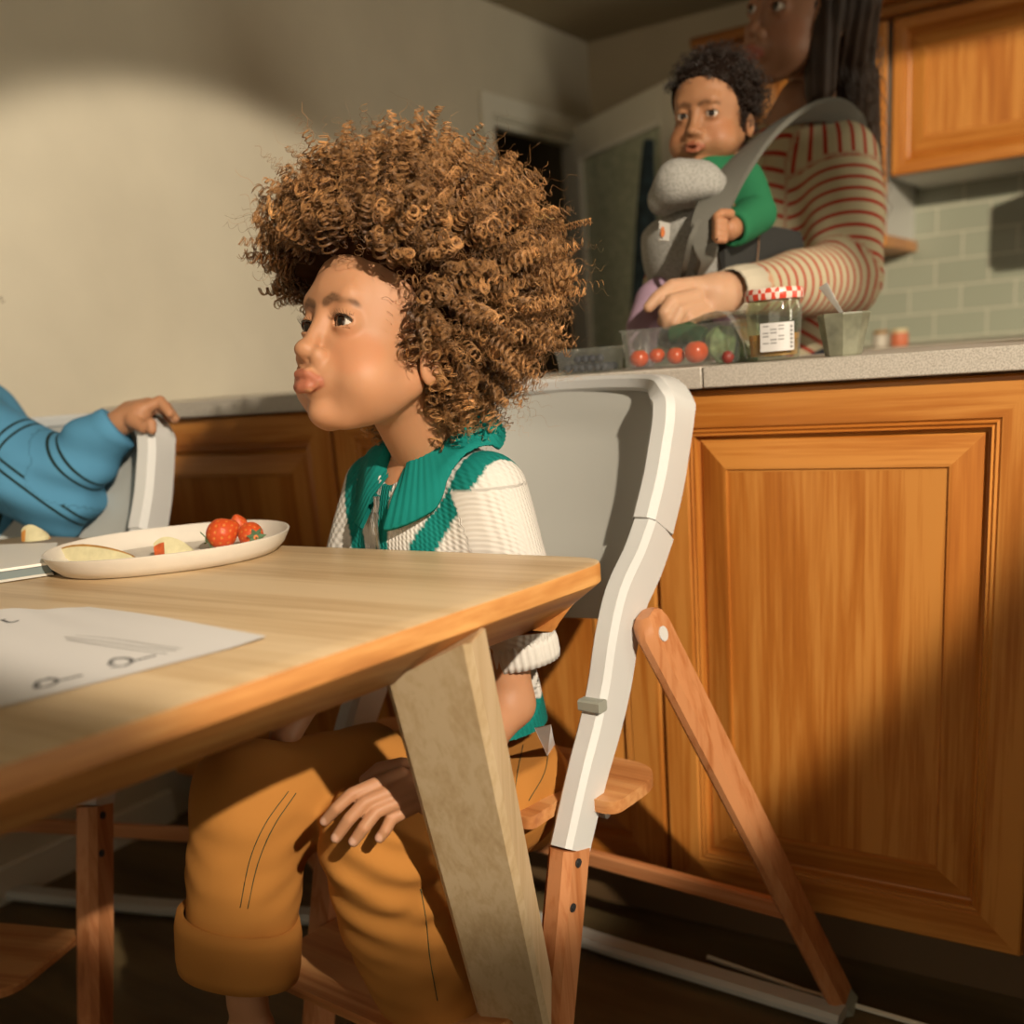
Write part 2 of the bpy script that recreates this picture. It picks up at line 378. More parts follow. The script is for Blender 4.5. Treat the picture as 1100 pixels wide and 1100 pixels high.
# ---- splashback tiles
t = NT('sage_metro_tiles'); tc = t.add('ShaderNodeTexCoord'); sp = t.add('ShaderNodeSeparateXYZ'); t.l(tc.outputs['Object'], sp.inputs[0])
ax_ = t.add('ShaderNodeMath', operation='ADD'); t.l(sp.outputs[0], ax_.inputs[0]); ax_.inputs[1].default_value = .803+.152*10
az_ = t.add('ShaderNodeMath', operation='ADD'); t.l(sp.outputs[2], az_.inputs[0]); az_.inputs[1].default_value = -.9115+.0765*10+.0015
cb = t.add('ShaderNodeCombineXYZ'); t.l(ax_.outputs[0], cb.inputs[0]); t.l(az_.outputs[0], cb.inputs[1])
bt = t.add('ShaderNodeTexBrick', offset=.5); bt.inputs['Scale'].default_value = 1; bt.inputs['Brick Width'].default_value = .152; bt.inputs['Row Height'].default_value = .0765
bt.inputs['Mortar Size'].default_value = .0028; bt.inputs['Mortar Smooth'].default_value = .25
bt.inputs['Color1'].default_value = (.27, .29, .23, 1); bt.inputs['Color2'].default_value = (.30, .32, .255, 1); bt.inputs['Mortar'].default_value = (.46, .44, .36, 1)
t.l(cb.outputs[0], bt.inputs[0]); t.l(bt.outputs[0], t.b.inputs['Base Color']); t.b.inputs['Roughness'].default_value = .35
iv = t.add('ShaderNodeMath', operation='SUBTRACT'); iv.inputs[0].default_value = 1; t.l(bt.outputs['Fac'], iv.inputs[1]); t.bump(iv.outputs[0], .5, .003)
struct(box('wall_back_tiles', (-1.34, YW-.012, .90), (1.6, YW, 1.42), t.m))

# ---- raised-panel door: loft of nested rectangles
def panel_door(name, x0, x1, z0, z1, y, mats, parent, stile=.054, sgn=1, handle=False, th=.02):
    prof = [(.0, th), (.0, .003), (.003, 0), (stile-.003, 0), (stile, .003), (stile+.003, .001), (stile+.006, .004), (stile+.0085, .002), (stile+.011, .012), (stile+.014, .013)]
    pprof = [(stile+.014, .013), (stile+.018, .010), (stile+.052, .001), (stile+.056, .0008), (stile+.058, .004), (stile+.060, .004)]
    def build(nm, pf, lastcap):
        rings = []
        for ins, dp in pf: rings.append([(x0+ins, y+dp, z0+ins), (x1-ins, y+dp, z0+ins), (x1-ins, y+dp, z1-ins), (x0+ins, y+dp, z1-ins)])
        vs_, fs_ = loops(rings, True, False); mi = [0 if i % 2 else 1 for k in range(len(pf)-1) for i in range(4)]
        if lastcap: fs_.append(tuple(len(vs_)-4+i for i in range(4))); mi.append(0)
        o = mk(nm, vs_, fs_, list(mats), None, False, mi=mi); return o
    d = build(name, prof, False); rel(d, parent)
    p = build('raised_panel', pprof, True); p.parent = d
    me = p.data; off = np.array(parent.location); n_ = len(me.vertices); a = np.empty(n_*3, np.float32); me.vertices.foreach_get('co', a); me.vertices.foreach_set('co', (a.reshape(-1, 3)-off.astype(np.float32)).ravel()); me.update()
    return d
YC = 1.404
OV = [M['oakV'], M['oakH']]
units = [(-1.880, -1.294, 'oak base cabinet at the left end of the counter, beside the white wall'),
         (-1.288, -.674, 'oak base cabinet half hidden behind the high chair and the pouting child'),
         (-.668, -.152, 'oak base cabinet with a large raised panel door, right of the high chair'),
         (-.146, .40, 'oak base cabinet at the right picture edge, only its stile showing')]
for x0, x1, lab in units[:4]:
    u = empty('base_cabinet', ((x0+x1)/2, YC, 0)); tag(u, lab, 'cabinet', 'base cabinets under the counter')
    rel(box('carcass', (x0-.002, YC+.02, .10), (x1+.002, YC+.28, .885), M['oakV']), u)
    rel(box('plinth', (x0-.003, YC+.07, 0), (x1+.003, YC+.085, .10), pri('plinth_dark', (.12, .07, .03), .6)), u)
    panel_door('door', x0, x1, .107, .884, YC, OV, u)
# ---- worktop: pale tiled edge with a joint
t = NT('speckled_worktop'); v = t.coord((1, 1, 1)); n = t.add('ShaderNodeTexNoise', i_Scale=420.0, i_Detail=3.0); t.l(v, n.inputs[0])
c = t.ramp(n.outputs[0], [(.35, (.40, .36, .30)), (.6, (.58, .53, .46))]); t.l(c, t.b.inputs['Base Color']); t.b.inputs['Roughness'].default_value = .5
wt = mk('worktop', *merge([boxg((-1.899, 1.386, .8875), (-.5825, 1.72, .917)), boxg((-.5805, 1.386, .8875), (.9, 1.72, .917))]), t.m); bev(wt, .002)
tag(wt, 'pale speckled stone worktop running along the top of the oak base cabinets', 'worktop')
wb = box('back_worktop', (-1.30, 2.99, .87), (1.7, YW-.013, .90), t.m, b=.003); tag(wb, 'pale worktop against the sage tiled wall behind the woman', 'worktop')
ub = box('back_cabinet', (-1.28, 3.03, 0), (1.6, YW-.013, .87), M['oakV']); tag(ub, 'oak kitchen cabinets standing under the worktop at the tiled back wall', 'cabinet')

# ---- wall cabinets
def wallcab(x0, x1, z0, z1, yf, lab, pel=0, white_side=True):
    u = empty('wall_cabinet', ((x0+x1)/2, yf, z0)); tag(u, lab, 'cabinet', 'oak wall cabinets')
    rel(box('carcass', (x0+.002, yf+.021, z0), (x1-.002, YW-.013, z1), M['greyL'] if white_side else M['oakV']), u)
    panel_door('door', x0+.002, x1-.002, z0+.002, z1-.002, yf, OV, u, stile=.03)
    return u
YU = 3.22
wallcab(-.778, -.26, 1.354, 1.747, YU, 'oak wall cabinet with one wide raised panel door, at the right edge above the tiles')
wallcab(-.255, .62, 1.354, 1.747, YU, 'oak wall cabinet continuing to the right beyond the picture edge')
wallcab(-1.05, -.790, 1.205, 1.747, YU, 'tall narrow oak wall cabinet directly behind the long dark hair of the woman')
wallcab(-1.30, -1.055, 1.205, 1.747, YU, 'narrow oak wall cabinet seen only in the gap between the baby and the woman')
pm = box('light_pelmet', (-1.30, YU-.02, 1.172), (-.782, YW-.014, 1.204), M['oakH'], b=.003); tag(pm, 'oak pelmet board under the narrow wall cabinet beside the sage tiles', 'pelmet')
co = mk('cornice', *merge([boxg((-1.31, YU-.03, 1.750), (.9, YW, 1.775)), boxg((-1.335, YU-.06, 1.775), (.92, YW, 1.805))]), wood('cornice_oak', *[tuple(v_*.55 for v_ in c_) for c_ in oak], axis=0)); bev(co, .006)
tag(co, 'dark oak cornice board along the top of the wall cabinets', 'cornice')
hd = mk('extractor_hood', *merge([boxg((-.31, 3.05, 1.18), (.35, YW-.013, 1.352)), boxg((-.28, 3.02, 1.17), (.32, 3.06, 1.20))]), M['steel']); bev(hd, .004)
tag(hd, 'steel extractor hood under the wall cabinets, just beyond the right picture edge', 'hood')
# strip of trim lying along the floor
tr = mk('trim_1', *sweep([on(760, 1028, 2, .006), on(860, 1063, 2, .006), on(1000, 1104, 2, .006), on(1150, 1150, 2, .006)], circ(.004, 6)), M['white']); struct(tr)

# ================================================================== TABLE
TZp = .745
ang_pts = [on(650, 601, 2, TZp), on(0, 819, 2, TZp)]
e0 = V3(ang_pts[0][0], ang_pts[0][1]); e1 = V3(ang_pts[1][0], ang_pts[1][1]); ed = (e1-e0)/np.linalg.norm(e1-e0)
farL = V3(-1.52, .925); corner = V3(-.487, .925)
near = corner+ed*.90; nearL = V3(-1.52, near[1])
def rounded(poly, r, n=8):
    out = []
    for i in range(len(poly)):
        p = poly[i]; a = poly[i-1]-p; b = poly[(i+1) % len(poly)]-p; a /= np.linalg.norm(a); b /= np.linalg.norm(b)
        ra = r[i]; s_, e_ = p+a*ra, p+b*ra
        for k in range(n+1):
            t_ = k/n; out.append(s_*(1-t_)**2+2*p*t_*(1-t_)+e_*t_*t_)
    return out
tp = rounded([corner, farL, nearL, near], [.045, .08, .06, .06])
def inset(poly, d):
    c_ = sum(poly)/len(poly); out = []; n_ = len(poly)
    for i in range(n_):
        tg = poly[(i+1) % n_]-poly[i-1]; tg = tg/np.linalg.norm(tg); nr = V3(-tg[1], tg[0])
        if np.dot(nr, c_-poly[i]) < 0: nr = -nr
        out.append(poly[i]+nr*d)
    return out
def ringz(poly, z): return [(p[0], p[1], z) for p in poly]
TB = empty('dining_table', (corner[0]-.4, .4, 0)); tag(TB, 'pale wooden table with a rounded corner and thick slanted leg in front of the child', 'table')
rings = [ringz(inset(tp, .003), TZp), ringz(inset(tp, .0008), TZp-.001), ringz(tp, TZp-.003), ringz(tp, TZp-.020), ringz(inset(tp, .002), TZp-.022), ringz(inset(tp, .055), TZp-.063), ringz(inset(tp, .062), TZp-.065)]
v_, f_ = loops(rings, True, True); ntp = len(tp)
mi = [0]*ntp*2+[1]*ntp*4+[1, 0]
# caps order: first = rings[0] reversed, last = rings[-1]
mi = [0]*ntp+[1]*(ntp*5)+[0, 1]
to = mk('tabletop', v_, f_, [M['tableT'], M['tableE']], None, False, mi=mi)
for p in to.data.polygons: p.use_smooth = True
to.data.set_sharp_from_angle(angle=math.radians(25)); rel(to, TB)
def tleg(top, bot, a=.043, b=.026, side=None):
    return sweep([top, bot], octo(a, b, .006), side=side, scales=[(1, 1), (1, .95)])
sdv = cv(1, .1, .35)
lt_, lb_ = on(474, 731, 2, .675), on(560, 1100, 2, .17); lax = lt_-lb_
v_, f_ = tleg(lt_-lax*.1, lb_-lax*.335, side=sdv); v_ = [np.array(p) for p in v_]
en = V3(-ed[1], ed[0]); en = en if en[0] < 0 else -en                      # inward normal of the table's end edge
for k in range(8):                                                          # the head of the leg is cut to the slope of the bevel
    p = v_[k]; p0 = p-lax*0
    for _ in range(12):
        dist = np.dot(p[:2]-e0, en); zt_ = .682+np.clip((.055-dist)/.055, -.2, .95)*.040+.0015; p = p0+lax*((zt_-p0[2])/lax[2])
    v_[k] = p
rel(mk('leg', v_, f_, M['tableL'], None, 30), TB)
rel(mk('leg', *tleg(V3(-1.44, .56, .684), V3(-1.50, .52, 0), side=(0, 1, 0)), M['tableL'], None, 30), TB)
rel(mk('leg', *tleg(V3(-.70, .20, .684), V3(-.68, .10, 0), side=(0, 1, 0)), M['tableL'], None, 30), TB)
rel(mk('leg', *tleg(V3(-1.40, .20, .684), V3(-1.46, .10, 0), side=(0, 1, 0)), M['tableL'], None, 30), TB)

# ================================================================== HIGH CHAIR
PHI = math.radians(5); Wv = V3(math.cos(PHI), -math.sin(PHI), 0); Bv = V3(math.sin(PHI), math.cos(PHI), 0)
RA = on(735, 430, 1, 1.285); RA0 = V3(RA[0], RA[1], 0)
def rl(px, py, off=0):
    """pixel -> chair-local point on the near side plane (w=off)"""
    o = V3(0, 0, CAMH); d = RC @ V3(px-550, -(py-PY), -FPX); p0 = RA0+Wv*off
    t_ = np.dot(p0-o, Wv)/np.dot(d, Wv); p = o+d*t_-RA0
    return V3(np.dot(p, Wv), np.dot(p, Bv), p[2])
def lw(p): return RA0+Wv*p[0]+Bv*p[1]+V3(0, 0, p[2])
def tolocal(p): p = np.array(p)-RA0; return V3(np.dot(p, Wv), np.dot(p, Bv), p[2])
CW = .40    # chair width between rail centres
CHAIRMESH = {}
def make_chair(label, loc, rz):
    root = empty('high_chair', loc, rz); tag(root, label, 'chair', 'grey and beech high chairs')
    path = [rl(705, 560), rl(712, 520), rl(719, 480), rl(724, 450), rl(720, 428)]
    low = [rl(703, 568), rl(690, 605), rl(672, 645), rl(662, 690), rl(655, 735), rl(645, 780), rl(630, 835), rl(612, 912)]
    wid = [.034, .034, .034, .034, .033, .031, .0285, .0265]
    # arch: both upper rails and the top edge in one
    P0 = rl(701, 566); P1 = rl(712, 520); P2 = rl(719, 478); P3 = rl(723, 448)
    arch = [P0, P1, P2, P3, P3+V3(-.006, .010, .020), P3+V3(-.035, .030, .040), P3+V3(-.10, .050, .045), V3(-CW/2, P3[1]+.06, P3[2]+.046)]
    mir = [V3(-CW-p[0], p[1], p[2]) for p in arch[:-1]][::-1]; full = spline(arch+mir, 4)
    # frame cross-section: a across, b depth; variable orientation
    rings = []; N = len(full); backd = V3(0, 1, -.25); backd /= np.linalg.norm(backd)
    for i, p in enumerate(full):
        tg = full[min(i+1, N-1)]-full[max(i-1, 0)]; tg /= np.linalg.norm(tg)
        b_ = V3(0, 1, 0); b_ = b_-tg*np.dot(b_, tg); b_ /= np.linalg.norm(b_); a_ = np.cross(tg, b_)
        hor = 1-min(1, abs(tg[2])*1.3); ha = .017*(1-hor)+.010*hor; hb = .034*(1-hor)+.012*hor
        rings.append([p+a_*x+b_*y for x, y in [(ha*.55, -hb), (ha, -hb*.72), (ha, hb*.72), (ha*.55, hb), (-ha*.55, hb), (-ha, hb*.72), (-ha, -hb*.72), (-ha*.55, -hb)]])
    mk('backrest_frame', *loops(rings), M['greyL'], root, 35)
    # shell panel inside the arch
    vs2 = []; fs2 = []; nu, nv = 25, 17; zt = P3[2]+.038; zb = rl(640, 650)[2]-.05
    for th in (0, .004):
        for j in range(nv):
            vv = j/(nv-1); z = zt+(zb-zt)*vv; bb = np.interp(z, [P0[2]-.06, P0[2], P3[2], zt], [P0[1]-.040, P0[1], P3[1], P3[1]+.04])
            for i in range(nu):
                u_ = -1+2*i/(nu-1); x = -CW/2+u_*(CW/2-.006)
                if vv < .12: x = -CW/2+u_*(CW/2-.006-.05*(1-vv/.12)**2)
                y = bb+.055*(1-u_*u_)**.7*min(1, vv*5+.2)+th; zz = z-(.02*(1-abs(u_)) if j == nv-1 else 0)
                vs2.append((x, y, zz))
    for s_ in (0, 1):
        k0 = s_*nu*nv
        for j in range(nv-1):
            for i in range(nu-1):
                q = (k0+j*nu+i, k0+j*nu+i+1, k0+(j+1)*nu+i+1, k0+(j+1)*nu+i); fs2.append(q if s_ == 0 else q[::-1])
    for j in range(nv-1):
        for i_ in (0, nu-1): a = j*nu+i_; fs2.append((a, a+nu, a+nu+nu*nv, a+nu*nv))
    for i in range(nu-1):
        for j_ in (0, nv-1): a = j_*nu+i; fs2.append((a, a+1, a+1+nu*nv, a+nu*nv))
    mk('backrest_shell', vs2, fs2, M['grey'], root, 50)
    for s_ in (0, 1):
        X = (lambda p: V3(-CW-p[0], p[1], p[2])) if s_ else (lambda p: V3(*p))
        lp = [X(p) for p in spline(low, 4)]; ws = np.interp(np.linspace(0, 1, len(lp)), np.linspace(0, 1, len(wid)), wid)
        wr = mk('side_rail', *sweep(lp, octo(.016, 1.0, .0) if False else [(.010, -1), (.016, -.75), (.016, .75), (.010, 1), (-.010, 1), (-.016, .75), (-.016, -.75), (-.010, -1)], side=(1, 0, 0), scales=[(1, w_) for w_ in ws]), M['greyL'], root, 35)
        # grooved edge: the notches along the front
        nt = [rl(632, 752), rl(626, 762), rl(628, 772)]
        mk('seat_notch', *sweep([X(rl(634, 757)+V3(-.012, 0, 0)), X(rl(634, 757)+V3(.018, 0, 0))], octo(.009, .007, .002), side=(0, 1, 0)), M['greydk'], root, 30)
        lb = [X(rl(612, 910)), X(rl(594, 1100)), X(rl(594, 1100)+(rl(594, 1100)-rl(612, 910))*(rl(594, 1100)[2]/(rl(612, 910)[2]-rl(594, 1100)[2]))*.97)]
        lg = mk('front_leg', *sweep(lb, octo(.019, .027, .009), side=(1, 0, 0), scales=[(.92, .98), (1, .9), (1, .7)]), M['beech'], root, 35)
        for q in ((621, 927), (615, 975)):
            c_ = X(rl(q[0], q[1], .018)); c2 = c_+V3(.004 if not s_ else -.004, 0, 0)
            sw = mk('screw', *merge([sweep([c_-V3(.002, 0, 0), c_+V3(.0015 if not s_ else -.0015, 0, 0)], circ(.0055, 16), side=(0, 1, 0)), sweep([c_, c_+V3(.003 if not s_ else -.003, 0, 0)], circ(.003, 12), side=(0, 1, 0))]), M['black'], root, 30); sw.parent = lg
        # rear leg pivots outside the rail and splays out to its foot
        pv = rl(701, 675, .034); ft = tolocal(on(903, 1072, 2, .02)); ft2 = tolocal(on(922, 1108, 2, 0.0))
        ft = V3(ft[0]*.62+.0, ft[1], ft[2]) if False else ft
        dl = ft-pv; dl /= np.linalg.norm(dl)
        sdp = np.cross(dl, V3(0, 1, 0)); sdp = sdp/np.linalg.norm(sdp)*(1 if sdp[0] > 0 else -1)
        pth = [X(pv-dl*.022), X(pv-dl*.015), X(pv), X(pv+dl*.02)]+[X(pv+(ft-pv)*k) for k in (.25, .5, .75, 1)]
        sides = X(sdp+V3(0, 0, 0)) if not s_ else V3(-sdp[0], sdp[1], sdp[2])
        sc_ = [(.7, .45), (1, .75), (1, 1), (1, 1), (1, .97), (.95, .93), (.92, .9), (.9, .88)]
        rg = mk('rear_leg', *sweep(pth, octo(.0135, .0300, .009), side=(sides if not s_ else sides), scales=sc_), M['beech'], root, 35)
        o_ = sdp if not s_ else V3(-sdp[0], sdp[1], sdp[2]); c_ = X(rl(711, 681, .034+.0135)-sdp*0)
        mk('pivot_cap', *sweep([c_-o_*.004, c_+o_*.003], circ(.0095, 20), side=(0, 0, 1)), M['greyL'], root, 30)
        fp = X(ft); fe = X(ft+dl*.03)
        mk('foot_cap', *sweep([fp-(fe-fp)*.1, fp, V3(fe[0], fe[1], max(.002, fe[2]))], octo(.0125, .024, .008), side=sides), M['greydk'], root, 35)
        pg_ = X(rl(650, 873, .0)); mk('peg', *sweep([pg_-V3(.012, 0, 0), pg_+V3(.004 if not s_ else 0, 0, 0)], circ(.007, 10), side=(0, 1, 0)), M['greyL'], root, 30)
    # crossbar between rear legs and floor runner between the feet
    pv0, ft0 = rl(701, 675, .034), tolocal(on(903, 1072, 2, .02)); k_ = (pv0[2]-.175)/(pv0[2]-ft0[2]); a_ = pv0+(ft0-pv0)*k_+V3(-.006, 0, 0); b_ = V3(-CW-a_[0], a_[1], a_[2])
    mk('crossbar', *sweep([a_, b_], octo(.013, .008, .003), side=(0, 0, 1)), M['beechX'], root, 35)
    f0 = tolocal(on(905, 1092, 2, .015)); f1 = V3(-CW-f0[0], f0[1], f0[2]); dx = f0-f1
    run = spline([f0+V3(0, 0, 0), f0-dx*.25+V3(0, -.006, 0), f0-dx*.5+V3(0, -.012, 0), f0-dx*.75+V3(0, -.006, 0), f1+dx*.04], 5)
    mk('floor_runner', *sweep(run, octo(.020, .010, .006), side=(0, 1, 0)), M['grey'], root, 35)
    # seat and footrest boards
    def board(nm, zc, y0, y1, hw, th, r):
        pl = rounded([V3(-CW/2-hw, y0), V3(-CW/2+hw, y0), V3(-CW/2+hw, y1), V3(-CW/2-hw, y1)], r, 6)
        rr = [[(p[0], p[1], z) for p in q] for q, z in ((inset(pl, .003), zc+th/2), (pl, zc+th/2-.003), (pl, zc-th/2+.003), (inset(pl, .003), zc-th/2))]
        return mk(nm, *loops(rr), M['seat'], root, 30)
    sA = tolocal(on(681, 850, 2, .43)); sB = tolocal(on(562, 908, 2, .43))
    rb = rl(612, 912)[1]
    y0, y1 = rb-.045, rb+.16
    pl_ = rounded([V3(-CW+.02, y0), V3(-.02, y0), V3(-.02, rb+.034), V3(.045, rb+.034), V3(.045, y1), V3(-CW-.045, y1), V3(-CW-.045, rb+.034), V3(-CW+.02, rb+.034)], [.012, .012, .003, .02, .06, .06, .02, .003], 6)
    mk('seat', *prism([(p[0], p[1]) for p in pl_], .418, .434), M['seat'], root, 30)
    board('footrest', .20, -.52, -.36, CW/2-.02, .014, [.04, .04, .02, .02])
    return root
M['seat'] = wood('plywood_seat', *[s2l(c_) for c_ in ((206, 150, 96), (190, 128, 76), (160, 98, 52))], axis=0, sc=.8, rough=.45)
ch1 = make_chair('grey and beech high chair holding the sulking child, its side rail facing the viewer', RA0, -PHI)
r2 = C(177, 458, 1.22)
ch2 = empty('high_chair', (r2[0], r2[1], 0), math.radians(17)); tag(ch2, 'grey and beech high chair with a small hand gripping its top, left of the table', 'chair', 'grey and beech high chairs')
def copy_children(src, dst):
    for c_ in list(src.children):
        k = c_.copy(); COL.objects.link(k); k.parent = dst; copy_children(c_, k)
copy_children(ch1, ch2)

# ================================================================== PEOPLE
SKIN = np.array([.46, .225, .115])
M['skin'] = vcol('skin', rough=.52, spec=.32, sss=.12, bump=.08, bscale=1100)
def headsdf(P, puff=1.0, nose=1.0, lipout=1.0, neck=True, mouth=0.0, nend=(-.062, 0, -.140)):
    """head in its own axes: x forward, y to its left, z up; origin between the eyes' level and the ears"""
    Q = P.copy(); Q[..., 1] = np.abs(Q[..., 1])
    d = ell(Q, (-.010, 0, .038), (.099, .074, .080))
    d = smin(d, ell(Q, (.030, 0, -.025), (.056, .056, .068)), .03)
    d = smin(d, ell(Q, (.044, .033, -.052), (.037*puff, .033*puff, .034*puff)), .022)
    d = smin(d, cap(Q, (.0, .050, -.045), (.055, .014, -.086), .016, .017), .022)
    d = smin(d, ell(Q, (.070, 0, -.090), (.017, .017, .014)), .014)
    d = smin(d, cap(Q, (.076, .0, .036), (.076, .030, .030), .013, .010), .016)    # brow
    d = smax(d, -ell(Q, (.097, .029, .003), (.020, .019, .012)), .012)              # sockets
    d = smin(d, cap(Q, (.085, 0, .010), (.098, 0, -.024), .0065, .0085), .010)       # bridge
    d = smin(d, ell(Q, (.1030, 0, -.030), (.0108*nose, .0115*nose, .0098*nose)), .006)
    d = smin(d, ell(Q, (.0935, .0125, -.0345), (.010, .0075, .0085)), .004)
    d = smax(d, -ell(Q, (.101, .0065, -.0425), (.006, .0034, .0042)), .003)
    lx = .0990+.0045*lipout
    d = smin(d, ell(Q, (.084, 0, -.054), (.0150, .024, .020)), .016)                # muzzle
    d = smin(d, chain(Q, [(lx-.001, 0, -.0558), (lx-.002, .007, -.0553), (lx-.0085, .0168, -.0615)], [.0056, .0060, .0030]), .004)
    d = smin(d, chain(Q, [(lx-.002, 0, -.0685), (lx-.004, .008, -.0680), (lx-.0105, .0162, -.0640)], [.0068, .0066, .0030]), .004)
    if mouth: d = smax(d, -ell(Q, (.104, 0, -.062), (.012, .008, .0025+mouth)), .002)
    # lids
    lid = np.abs(ell(Q, (.0720, .0292, .003), (.0152, .0152, .0152)))-.0012
    op = ell(Q, (.0875, .0300, .0022), (.020, .0152, .0058))
    lid = smax(lid, -op, .0015)
    d = smin(d, lid, .0065)
    d = smax(d, -smax(ell(Q, (.0720, .0292, .003), (.0150, .0150, .0150)), op, .001), .0006)
    d = smax(d, -ell(Q, (.0720, .0292, .003), (.0128, .0128, .0128)), .0006)
    # ears
    e = ell(Q, (-.008, .075, -.024), (.016, .007, .024)); e = smax(e, -ell(Q, (-.004, .082, -.022), (.009, .006, .015)), .004)
    d = smin(d, e, .006)
    if neck: d = smin(d, cap(P, (-.030, 0, -.05), nend, .040, .037), .02)
    return d
def headcol(Vv, skin, lipc=None, brow=(.06, .03, .015)):
    Q = Vv.copy(); Q[:, 1] = np.abs(Q[:, 1]); c = np.tile(np.array(skin), (len(Vv), 1))
    c = c*(1+.06*vnoise(Vv, 60, 3))[:, None]
    lipc = lipc if lipc is not None else np.array(skin)*np.array([.80, .52, .56])
    lx = .1030
    dl = np.minimum(chain(Q, [(lx, 0, -.0560), (lx-.0095, .0185, -.0610)], [.0074, .0038]), chain(Q, [(lx-.002, 0, -.0690), (lx-.0125, .0175, -.0635)], [.0088, .0040]))
    dl = np.minimum(dl, ell(Q, (.1, 0, -.0625), (.015, .0190, .0115))); c = mixc(c, lipc, (1-sm(-.0008, .0022, dl))*.9)
    db = chain(Q, [(.0915, .010, .0215), (.0890, .021, .0265), (.079, .038, .0235), (.070, .050, .0165)], [.0036, .0036, .0024, .0010])
    m = (1-sm(-.001, .0030, db))*(.72+.25*vnoise(Vv, 900, 5)); c = mixc(c, brow, np.clip(m, 0, .85))
    dch = ell(Q, (.07, .045, -.03), (.03, .02, .02)); c = mixc(c, np.array(skin)*np.array([1.12, .88, .82]), .35*(1-sm(0, .01, dch)))
    return c
def frame(fwd, up=(0, 1, 0)):
    """axes given in camera space -> world 3x3 columns f,l,u"""
    f_ = np.array(fwd, float); f_ /= np.linalg.norm(f_); u_ = np.array(up, float); u_ = u_-f_*np.dot(u_, f_); u_ /= np.linalg.norm(u_)
    l_ = np.cross(u_, f_); return np.stack([RC @ f_, RC @ l_, RC @ u_], 1)
HEADC = {}
def head_np(key, res, **kw):
    if key not in HEADC: HEADC[key] = surfnet(lambda P: headsdf(P, **kw), np.minimum((-.125, -.1, -.185), np.array(kw.get('nend', (0, 0, 0)))-.05), np.maximum((.13, .1, .13), np.array(kw.get('nend', (0, 0, 0)))+.05), res)
    return HEADC[key]
def sphere_np(n=20, m=14):
    v = [(0, 0, 1)]; f = []
    for j in range(1, m):
        for i in range(n): a = math.pi*j/m; b = 2*math.pi*i/n; v.append((math.sin(a)*math.cos(b), math.sin(a)*math.sin(b), math.cos(a)))
    v.append((0, 0, -1))
    for i in range(n): f.append((0, 1+i, 1+(i+1) % n))
    for j in range(m-2):
        for i in range(n): a = 1+j*n+i; b = 1+j*n+(i+1) % n; f += [(a, a+n, b+n), (a, b+n, b)]
    k = len(v)-1
    for i in range(n): f.append((k, k-n+(i+1) % n, k-n+i))
    return np.array(v), np.array(f)
def eyes(root, O, A, s, look=(1, 0, 0)):
    sv, sf_ = sphere_np(28, 20)
    lk = np.array(look, float); lk /= np.linalg.norm(lk)
    for sg in (1, -1):
        # eyeball turned so that its pole (the iris) looks along 'look'
        zc = lk; xc = np.cross((0, 0, 1), zc); xc = xc/np.linalg.norm(xc); yc = np.cross(zc, xc); Rm = np.stack([xc, yc, zc], 1)
        loc = (sv*.0131) @ Rm.T+V3(.0720, .0292*sg, .003)
        cz = sv[:, 2]; col = np.where((cz > .84)[:, None], np.array([.022, .009, .004]), np.array([.62, .55, .47])); col = np.where((cz > .965)[:, None], np.array([.004, .003, .003]), col)
        o = meshnp('eye', O+(loc*s) @ A.T, sf_, M['eyeball'], None, col); rel(o, root)
M['eyeball'] = vcol('eyeball', rough=.08, spec=.7)
def place(v, O, A, s): return O+(v*s) @ A.T

def bridge(parts):
    """join the pieces of one body into one connected mesh: a hidden tie between each piece and the nearest vertex of what came before"""
    Vv, Ff, Cc = join_np(parts); ex = []; k = len(parts[0][0])
    for v, f, c in parts[1:]:
        A_ = Vv[:k][::7]; B_ = v[::5]; best = None
        for i0 in range(0, len(B_), 400):
            D = ((B_[i0:i0+400, None]-A_[None])**2).sum(-1); m_ = D.min()
            if best is None or m_ < best[0]: a_, b_ = np.unravel_index(D.argmin(), D.shape); best = (m_, (i0+a_)*5, b_*7)
        fb = f[(f == best[1]).any(1)][0]; nb = fb[(list(fb).index(best[1])+1) % len(fb)]
        fa = Ff[(Ff == best[2]).any(1)][0]; na = fa[(list(fa).index(best[2])+1) % len(fa)]
        ex.append([best[2], na, k+nb, k+best[1]]); k += len(v)
    return Vv, np.concatenate([Ff, np.array(ex)]) if ex else Ff, Cc
# ---- hair
M['hair'] = vcol('curly_hair', rough=.38, spec=.55, sheen=.0)
def tubes(paths, rad, col, sides=3):
    """paths N,M,3; rad N,M; col N,M,3"""
    N, Mm, _ = paths.shape
    tg = np.gradient(paths, axis=1); tg /= np.linalg.norm(tg, axis=2, keepdims=True)+1e-9
    ref = np.tile(V3(.3, .5, .81), (N, Mm, 1)); a = np.cross(tg, ref); a /= np.linalg.norm(a, axis=2, keepdims=True)+1e-9; b = np.cross(tg, a)
    ring = [paths+rad[..., None]*(a*math.cos(2*math.pi*k/sides)+b*math.sin(2*math.pi*k/sides)) for k in range(sides)]
    Vv = np.stack(ring, 2).reshape(-1, 3); Cc = np.repeat(col[:, :, None], sides, 2).reshape(-1, 3)
    base = (np.arange(N)*Mm*sides)[:, None, None]+(np.arange(Mm-1)*sides)[None, :, None]; k = np.arange(sides)[None, None]; k2 = (k+1) % sides
    F = np.stack([base+k, base+k2, base+sides+k2, base+sides+k], -1).reshape(-1, 4)
    return Vv, F, Cc
